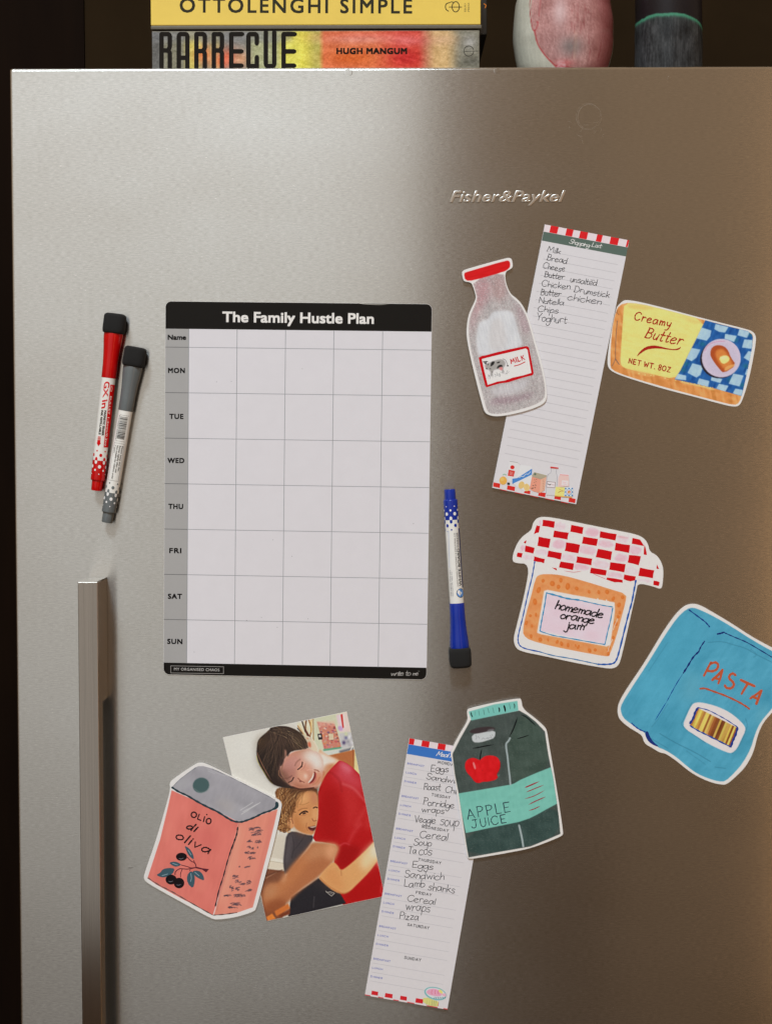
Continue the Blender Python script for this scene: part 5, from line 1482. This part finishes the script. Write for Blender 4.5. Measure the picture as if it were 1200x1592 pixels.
# near arm of the bigger child, blurred sweeping arm
cv.fill(T("640,950 740,955 835,970 825,1020 790,1100 700,1190 560,1290 470,1380 400,1420 330,1440 300,1350 330,1240 430,1230 480,1140 570,1040 620,990"), (172, 108, 70), 2.2)
cv.fill(T("655,955 820,970 800,1040 700,1060 620,1080 560,1100"), (192, 136, 96), 5, .8)
cv.fill(T("740,960 830,972 810,1040 790,1090 740,1060"), (222, 164, 124), 4, .7)
cv.fill(T("570,1060 640,1040 560,1180 420,1310 330,1380 320,1300 440,1230"), (196, 128, 80), 6, .7)
cv.fill(T("430,1200 470,1150 470,1210 440,1250"), (206, 150, 110), 3, .7)
cv.fill(T("305,1260 380,1230 420,1270 380,1340 320,1360"), (184, 130, 92), 5, .8)
cv.fill(T("310,1380 420,1340 480,1360 440,1420 350,1470 320,1480"), (140, 76, 44), 4, .8)
cv.fill(T("330,1470 370,1445 395,1480 340,1497"), (214, 126, 56), .8, smooth=0); cv.fill(T("385,1430 480,1375 495,1410 420,1462 400,1465"), (200, 112, 54), 1, smooth=0); cv.fill(T("400,1465 495,1410 492,1450 440,1470"), (120, 60, 36), 1, smooth=0)
# forearm of the smaller child across
arm2 = T("790,1085 745,1130 700,1180 690,1200 730,1240 800,1295 860,1312 905,1295 960,1240 1040,1160 1090,1090 1122,1052 1100,960 1088,925 1040,985 960,1060 890,1120 845,1150 820,1110")
cv.fill(arm2, (214, 160, 104), .9)
cv.fill(T("960,1070 1090,930 1120,1050 1060,1110 1000,1160"), (226, 206, 164), 5, .9)
cv.fill(T("1040,1000 1095,940 1118,1040 1070,1070"), (222, 220, 204), 4, .8)
cv.fill(T("700,1190 790,1100 840,1180 880,1290 820,1290"), (206, 142, 88), 5, .7)
cv.line(T("845,1145 848,1180"), 1.2, (160, 96, 60), 1.2, .5); cv.line(T("700,1200 760,1255 850,1305 900,1295"), 1.6, (170, 100, 56), 1.4, .6)
# face of the smaller child
z4 = Z(400, 1210, 8)
U = lambda s: P(s, z4)
cv.fill(U("255,110 450,115 600,120 740,110 765,230 740,420 560,360 480,450 430,560 420,640 370,670 290,660 240,620 240,520 300,400 300,300 210,200"), (112, 72, 42), .8)
cv.fill(U("300,130 480,120 600,140 470,220 380,400 300,380"), (78, 48, 30), 4, .8); cv.fill(U("240,520 330,470 420,540 400,640 300,660"), (160, 112, 66), 4, .7)
cv.fill(U("500,230 560,160 640,145 720,160 760,240 755,520 720,640 700,708 620,700 540,670 470,620 440,560 430,470 470,380"), (200, 140, 90), 1)
cv.fill(U("470,420 520,520 560,640 640,700 560,680 470,620 440,520"), (166, 104, 62), 6, .7)
cv.fill(U("510,250 570,190 650,190 640,300 540,330"), (222, 170, 116), 4, .8)
cv.fill(U("660,160 740,170 750,330 690,330"), (186, 120, 96), 4, .7)
cv.fill(U("450,470 560,560 640,690 560,670 480,620"), (190, 122, 70), 5, .6); cv.fill(U("560,470 640,480 640,560 580,600"), (220, 164, 112), 5, .7)
cv.fill(U("700,360 745,380 745,520 700,520 680,480"), (222, 168, 118), 3, .8)
cv.line(U("528,450 560,422 600,408 625,420"), 2.2, (50, 28, 24), .5, .95); cv.fill(U("555,440 590,420 612,428 600,442 570,450"), (44, 26, 26), .5, .9)
cv.line(U("515,400 560,378 620,372"), 1.2, (150, 98, 60), .8, .7); cv.line(U("700,370 722,358 745,365"), 1.8, (60, 34, 28), .6, .9);
cv.line(U("540,462 590,462 615,445"), 1.0, (156, 98, 66), .6, .6)
cv.line(U("685,505 700,530 735,525"), 1.3, (150, 86, 56), .6, .8)
cv.fill(U("622,605 660,600 735,585 725,640 690,662 650,645"), (90, 40, 36), .6); cv.fill(U("640,604 700,598 733,590 725,606 680,616"), (214, 190, 170), .5, .9); cv.fill(U("640,640 700,655 715,675 660,670"), (190, 108, 84), 1.2, .8)
cv.line(U("615,560 610,600 630,650"), 1.2, (160, 96, 62), .9, .6)
cv.fill(U("370,500 430,480 465,560 450,620 400,625 370,570"), (206, 146, 98), .9); cv.line(U("390,520 430,510 445,560"), 1.6, (140, 82, 52), .8, .7)
for k in range(230):
    x0, y0 = random.uniform(250, 640), random.uniform(112, 150)
    y1 = random.uniform(230, 650)
    lim = 470 if y1 < 330 else (430 if y1 < 480 else 410)
    x1 = random.uniform(225 if y1 > 260 else 215, lim)
    a = random.uniform(6, 22) * random.choice((-1, 1))
    pts_ = []
    for i in range(7):
        t = i / 6
        x = x0 + (x1 - x0) * (1 - (1 - t) ** 1.7) + a * math.sin(t * 7 + k) * t
        pts_.append(z4((x, y0 + (y1 - y0) * t)))
    cv.line(pts_, random.uniform(.35, .8), random.choice([(84, 50, 28), (160, 112, 64), (186, 140, 90), (60, 36, 24), (130, 84, 48), (206, 168, 118), (100, 62, 36), (120, 80, 50)]), .35, random.uniform(.35, .75))
for k in range(46):
    x, y = random.uniform(235, 400), random.uniform(430, 670); p_ = z4((x, y)); a = random.uniform(0, 6); r_ = random.uniform(1.4, 3.4)
    cv.line([(p_[0] + r_ * math.cos(a + i * .8), p_[1] + r_ * .85 * math.sin(a + i * .8)) for i in range(5)], random.uniform(.4, .8), random.choice([(190, 142, 90), (96, 58, 32), (206, 162, 108), (70, 42, 26), (150, 104, 62)]), .35, .7)
for k in range(16):
    x, y = random.uniform(480, 600), random.uniform(160, 200)
    cv.line([z4((x, y)), z4((x - 20, y + 60)), z4((x - 50 + random.uniform(0, 30), y + random.uniform(100, 190)))], .5, random.choice([(150, 100, 60), (110, 70, 42), (186, 140, 92)]), .4, .5)
for x, y in ((300, 600), (340, 640), (270, 560), (320, 540), (390, 650), (290, 480), (350, 430), (470, 400), (450, 330), (260, 610)):
    p_ = z4((x, y)); a = random.uniform(0, 6)
    cv.line([(p_[0] + 3.4 * math.cos(a + i * .9), p_[1] + 2.8 * math.sin(a + i * .9)) for i in range(5)], .9, random.choice([(190, 142, 90), (96, 58, 32), (206, 162, 108)]), .4, .8)
cv.line(U("520,320 560,330 610,315 640,300"), 1, (170, 118, 70), .6, .7); cv.line(U("480,250 500,180 580,150 650,145"), 2, (90, 56, 34), .8, .7)
cv.fill(U("380,110 620,120 770,100 770,160 640,150 520,160 420,200"), (70, 44, 30), 2.5, .8)
# face of the bigger child
z3_ = Z(380, 1110, 8)
V = lambda s: P(s, z3_)
hair = V("150,500 155,420 165,340 200,290 260,240 310,200 330,165 400,150 500,150 570,165 650,200 720,250 770,330 810,370 790,440 640,450 560,480 500,560 470,640 440,650 470,740 560,840 700,880 760,900 640,930 560,925 430,905 350,870 290,810 240,720 180,620")
hm_ = cv.blur(cv.mask(chaikin(hair, 1)), .5)
cv.fill(hair, (50, 38, 33), .6)
cv.fill(V("300,260 420,180 560,190 640,260 600,380 480,420 360,380"), (84, 64, 54), 6, .7); cv.fill(V("170,450 300,420 400,560 420,700 380,820 280,740 190,620"), (36, 27, 24), 6, .8)
face = V("800,420 870,440 960,520 985,600 980,720 975,800 930,890 860,915 760,925 680,930 600,905 540,870 480,790 440,700 450,650 480,600 520,530 600,470 700,450")
cv.fill(face, (200, 142, 120), .8)
cv.fill(V("450,650 520,560 620,640 640,760 560,860 490,790"), (158, 108, 98), 6, .8)
cv.fill(V("760,450 850,450 950,520 980,620 975,720 900,690 830,640 760,590 700,540"), (222, 214, 204), 6, .95)
cv.fill(V("790,470 900,480 965,560 978,650 960,730 880,680 820,620"), (222, 224, 222), 7, .85)
cv.fill(V("500,560 640,500 720,520 700,620 640,700 520,720 470,680"), (194, 142, 136), 5, .7)
cv.fill(V("470,690 560,640 640,720 600,840 520,830"), (172, 118, 106), 5, .7)
cv.fill(V("740,600 820,600 850,680 790,720 720,700"), (214, 146, 124), 5, .7)
cv.fill(V("900,700 960,740 960,820 900,880 860,860 880,760"), (208, 138, 104), 4, .8)
cv.fill(V("610,850 720,890 860,900 800,925 680,932 610,905"), (150, 88, 66), 3, .7)
cv.fill(V("650,700 720,680 790,760 785,820 740,850 680,800"), (214, 162, 136), 3, .8); cv.fill(V("735,745 775,740 785,790 755,820"), (238, 206, 190), 2, .9)
cv.line(V("668,800 700,830 745,850"), 1.4, (140, 80, 66), .7, .8); cv.fill(V("680,826 712,836 705,850 685,845"), (110, 58, 50), .7, .8)
cv.line(V("665,690 690,672 715,640 722,600"), 1.7, (46, 28, 28), .5, .95); cv.line(V("690,672 720,655"), .9, (60, 36, 34), .4, .8)
cv.line(V("630,640 650,600 690,565"), 1.6, (140, 96, 82), 1.2, .7); cv.line(V("550,850 590,830 612,790"), 1.7, (50, 30, 30), .6, .95); cv.line(V("500,800 540,800 590,770"), 1.8, (120, 78, 70), 1.2, .7)
cv.line(V("700,700 740,670 760,620"), 1, (180, 120, 104), 1, .6); cv.fill(V("530,810 560,800 580,820 560,840"), (206, 158, 140), 1.5, .6)
cv.fill(V("800,855 840,820 865,770 868,705 890,735 885,800 850,850 815,868"), (126, 44, 44), .6); cv.fill(V("800,862 838,824 860,780 866,715 850,760 835,800 790,850"), (224, 214, 200), .5, .95)
cv.line(V("870,695 905,700 925,715"), 1.4, (150, 84, 66), .8, .8); cv.line(V("810,870 860,850 890,810 893,740"), 1.5, (186, 96, 84), .7, .8)
cv.line(V("850,880 900,850 935,790"), 1.6, (176, 106, 78), 1.4, .5); cv.line(V("780,700 820,690 860,700"), 1.2, (226, 176, 156), 1, .6)
cv.line(V("985,720 980,800 930,900 860,920"), 2, (180, 100, 70), 1.6, .6); cv.line(V("600,905 700,935 860,918"), 1.8, (70, 36, 28), 1, .8)
# ear
cv.fill(V("740,285 790,270 840,310 900,400 920,460 880,470 820,440 790,400 780,340"), (214, 200, 176), .8); cv.fill(V("790,350 820,345 832,400 815,425 790,390"), (206, 92, 66), 1.2, .9); cv.fill(V("765,290 800,300 790,320"), (214, 120, 96), .9, .8)
cv.line(V("760,280 830,300 890,380 915,450"), 1.3, (226, 214, 196), .7, .8)
# hair strands
cv.fill(V("540,250 680,230 760,320 780,420 640,450 600,380"), (112, 90, 64), 6, .7); cv.fill(V("160,330 260,250 300,300 230,420 170,480"), (84, 62, 40), 6, .7)
for k in range(190):
    a = random.uniform(-.2, 1.0)
    x0, y0 = 350 + random.uniform(-50, 160), 190 + random.uniform(-30, 60)
    if random.random() < .55: x1, y1 = random.uniform(520, 790), random.uniform(300, 470)
    else: x1, y1 = random.uniform(160, 480), random.uniform(480, 860)
    mx, my = (x0 + x1) / 2 + random.uniform(10, 70), (y0 + y1) / 2 - random.uniform(10, 60)
    cv.line([z3_((x0, y0)), z3_((mx, my)), z3_((x1, y1))], random.uniform(.35, .8), random.choice([(34, 26, 24), (78, 60, 50), (46, 36, 33), (98, 78, 62), (60, 46, 40)] + ([(166, 146, 112)] if x1 > 600 else [])), .4, .5, clip=hm_)
cv.fill(V("500,430 530,470 520,540 505,560 500,500"), (176, 128, 110), 1, .8); cv.fill(V("535,440 575,430 555,510 530,540"), (52, 40, 38), .8, .9)
cv.fill(V("430,560 500,560 470,645 445,650"), (56, 42, 40), 1, .9); cv.fill(V("430,650 500,700 560,790 600,880 520,850 450,760"), (110, 74, 62), 3, .7)
for s in ("455,790 500,840 560,870", "430,700 430,760 470,800", "480,640 460,700 500,790", "260,260 300,205 290,240", "180,380 200,320 220,310", "330,170 390,160 450,200 470,250", "160,480 200,580 250,680 330,820"):
    cv.line(V(s), .9, random.choice([(150, 106, 80), (120, 92, 70), (96, 74, 56)]), .5, .8)
cv.line(V("150,520 170,600 240,720 290,800 350,865"), .9, (176, 162, 70), .7, .6)
cv.fill(V("280,760 420,800 560,900 430,905 340,860"), (40, 28, 26), 3, .8)
soft = np.stack([cv.blur(cv.a[..., i], 1.3) for i in range(3)], -1)
cv.a = np.clip(cv.a + .7 * (cv.a - soft), 0, 246)
cv.mottle(3, 1.2, 1.2); cv.mottle(3, .6, .6)
n1, n2 = 300, 440
u, v = np.meshgrid(np.linspace(0.001, .999, n1), np.linspace(0.001, .999, n2))
q = lambda i: (TL[i] * (1 - u) + TR_[i] * u) * (1 - v) + (BL_[i] * (1 - u) + BR_[i] * u) * v
X, Y = q(0), q(1)
o_ = PO + .00003 + (Y - 1270) * 2.0e-6
# plane tilt handled per vertex
d = np.stack([(X - 600.0) / F_PX, (796.0 - Y) / F_PX, -np.ones_like(X)], -1) @ _M.T
k = (-o_ - CAM_LOC.y) / d[..., 1]
pos = np.array(CAM_LOC) + d * k[..., None]
grid_mesh("printed_picture", pos, cv.sample(X, Y), np.ones((n2 - 1, n1 - 1), bool), M_PHOTO, e, 1.3)

# --- olive oil can magnet
z = Z(215, 1170, 5.217)
T = lambda s: P(s, z)
OO = .0020
e, pts = magnet("food_magnet", "salmon pink olive oil can magnet overlapping the snapshot", z,
    "255,250 275,220 470,88 505,80 560,92 730,176 900,265 1130,375 1162,402 1166,440 1100,740 1030,1000 960,1260 940,1290 800,1335 660,1355 600,1352 400,1240 200,1130 70,1055 45,1020 55,970 150,700 230,420 262,300", OO)
cv = zcanvas((222, 1183, 441, 1432), 1.5, (226, 224, 228))
fm = T("272,305 550,430 815,565 770,740 740,850 670,1110 607,1318 480,1250 350,1183 150,1072 76,1020 180,700 240,450")
m1 = cv.mask(fm); cv.put(m1, (214, 118, 108)); cv.mottle(6, 16, 30, 12, m1); cv.mottle(2.5, 4, 14, 12, m1)
cv.fill(T("500,600 640,640 640,760 560,820 480,700"), (206, 106, 100), 5, .6, clip=m1); cv.fill(T("240,560 300,560 230,740 190,720"), (222, 132, 118), 4, .6, clip=m1)
cv.fill(T("500,960 600,1000 540,1160 440,1100"), (226, 136, 122), 3, .35, clip=m1)
sd = T("815,568 1000,505 1132,458 1100,600 1050,800 930,1255 800,1300 615,1317 740,850")
m2 = cv.mask(sd); cv.put(m2, (218, 138, 120)); cv.fill(T("800,600 860,590 760,1000 700,1240 660,1240 740,880"), (228, 160, 138), 5, .7, clip=m2)
cv.fill(T("1090,480 1130,460 1050,800 930,1255 890,1265 1000,900"), (206, 112, 106), 4, .7, clip=m2); cv.mottle(3, 3, 24, 14, m2)
tp = T("275,278 340,215 460,122 490,110 530,110 600,130 850,250 1060,352 1135,405 1122,445 1000,500 862,555 800,555 700,505 500,410 350,325")
m3 = cv.mask(tp); cv.put(m3, (156, 156, 164)); cv.mottle(7, 20, 10, 26, m3); cv.mottle(3, 3, 8, 26, m3)
cv.fill(T("600,380 760,380 800,500 680,470"), (168, 164, 164), 5, .6, clip=m3); cv.fill(T("290,270 380,210 420,220 380,310"), (166, 168, 172), 4, .6, clip=m3)
for s in ("560,130 640,165 700,190", "570,150 620,170"): cv.line(T(s), 1, (186, 188, 194), .8, .6)
for s in ("828,468 930,405", "850,480 970,415", "838,500 990,405"): cv.line(T(s), .8, (206, 208, 210), .4, .9, smooth=False)
q_ = z((510, 265)); cv.fill(ellipse(q_[0], q_[1], 13, 11.8, -20, 18), (66, 92, 94), .5, smooth=0); cv.line(T("455,290 500,322 560,310 578,270"), .8, (120, 140, 140), .5, .7)
cv.line(T("820,570 780,740 720,960 660,1160 640,1280"), .8, (150, 96, 92), .5, .6)
for cx_, cy_, n_, sx_, sy_ in ((955, 630, 16, 50, 30), (960, 665, 8, 35, 12), (900, 718, 6, 24, 8), (975, 722, 7, 26, 10), (900, 765, 4, 14, 10), (925, 778, 3, 12, 8), (973, 768, 2, 6, 4), (885, 812, 6, 20, 8), (945, 815, 4, 40, 4), (905, 855, 6, 16, 12), (935, 858, 3, 16, 4), (822, 925, 2, 6, 4), (890, 928, 5, 24, 6),
                                 (790, 1010, 9, 20, 18), (800, 1045, 6, 14, 14), (845, 1060, 8, 24, 14), (900, 1060, 8, 18, 26), (760, 1100, 8, 18, 26), (805, 1110, 6, 18, 22), (895, 1115, 6, 26, 10), (740, 1160, 6, 40, 5), (820, 1160, 10, 44, 12), (800, 1228, 9, 50, 12), (770, 1255, 6, 36, 6)):
    for k in range(n_ + 2):
        x, y = cx_ + random.uniform(-sx_, sx_) * .8, cy_ + random.uniform(-sy_, sy_) * .8
        cv.line(T(f"{x - sx_ * .35},{y + 3} {x},{y - 2} {x + sx_ * .35},{y + random.uniform(-5, 5)}"), random.uniform(.7, 1.3), random.choice([(58, 48, 60), (84, 66, 78), (70, 60, 70)]), .4, .75)
painted("printed_face", cv, pts, OO + .00004, M_PRINT, e)
L = Layer(on_door(z, OO + .00007), 3e-6)
SL = (40, 60, 68)
L.stroke(P("277,283 330,318 400,350 480,398 560,440 640,478 720,528 770,555 830,563 880,550 950,522 1010,492 1070,472 1112,450"), 15, SL, wob=.2)
L.poly(P("1112,398 1135,400 1142,430 1128,456 1100,468 1085,455 1112,440"), SL, 1)
L.stroke(P("290,268 330,225 400,170 470,122"), 3, (110, 116, 124), wob=.4); L.stroke(P("600,130 740,195 870,260 1000,325 1110,385"), 3.5, (96, 100, 108), wob=.4)
L.stroke(P("808,605 800,660 780,720 750,800"), 11, (44, 44, 50), wob=.3); L.stroke(P("750,800 720,900 690,1010 655,1120 627,1243"), 9, (44, 44, 50), wob=.4)
L.stroke(P("82,1018 170,1075 260,1120 350,1172 480,1248 605,1318"), 7, (96, 82, 78), wob=.5); L.stroke(P("615,1318 700,1312 800,1298"), 7, (80, 60, 60), wob=.4)
BB = (32, 22, 26)
write(L, "OL", (425, 518), (508, 549), 42, 11, BB, track=4, jit=.3, wob=.2); L.stroke(P("540,520 530,560"), 10, BB, smooth=False); L.poly(ellipse(557, 503, 6, 6, 0, 8), BB); L.stroke(ellipse(572, 556, 19, 22, 20, 16) + [(590, 560)], 11, BB)
write(L, "di", (388, 612), (455, 640), 56, 12, BB, track=4, lean=.25, jit=.3, wob=.25)
write(L, "oliva", (300, 692), (568, 822), 72, 11, BB, track=4, lean=.15, jit=.3, wob=.25)
MR = (86, 36, 48)
L.poly(P("470,925 520,938 575,945 552,972 520,950 468,938"), MR)
L.stroke(P("400,850 430,880 460,895 470,925"), 7, MR); L.stroke(P("350,912 400,925 430,935 475,930"), 6, MR); L.stroke(P("475,932 400,945 340,942 305,965 300,990"), 7, MR); L.stroke(P("360,942 345,980 345,1010"), 6, MR); L.stroke(P("425,935 420,960"), 5, MR); L.stroke(P("460,900 452,875"), 6, MR)
LF = (60, 88, 100)
for s in ("375,755 415,775 445,820 455,870 425,850 400,820 390,790", "250,892 300,882 340,900 350,912 310,928 275,915", "145,992 180,975 200,945 250,935 300,940 280,985 230,1010 185,1012", "425,958 395,1000 400,1060 445,1105 462,1040 455,980", "435,962 490,955 525,985 540,1040 500,1025 460,1000"):
    L.poly(P(s), LF, 1)
for s in ("405,790 430,830", "280,898 320,912", "195,998 240,985", "428,980 432,1020 425,1045", "460,970 495,1000"): L.stroke(P(s), 4, (150, 176, 190))
for x, y, a, b_ in ((352, 845, 45, 33), (268, 1030, 45, 40), (332, 1058, 43, 43)):
    L.poly(ellipse(x, y, a, b_, 0, 22), (24, 18, 22)); L.stroke([(x - 22, y + 12), (x - 5, y + 18), (x + 18, y + 10)], 3.5, (120, 120, 130), taper=1)
L.build("lettering", M_INK, e)
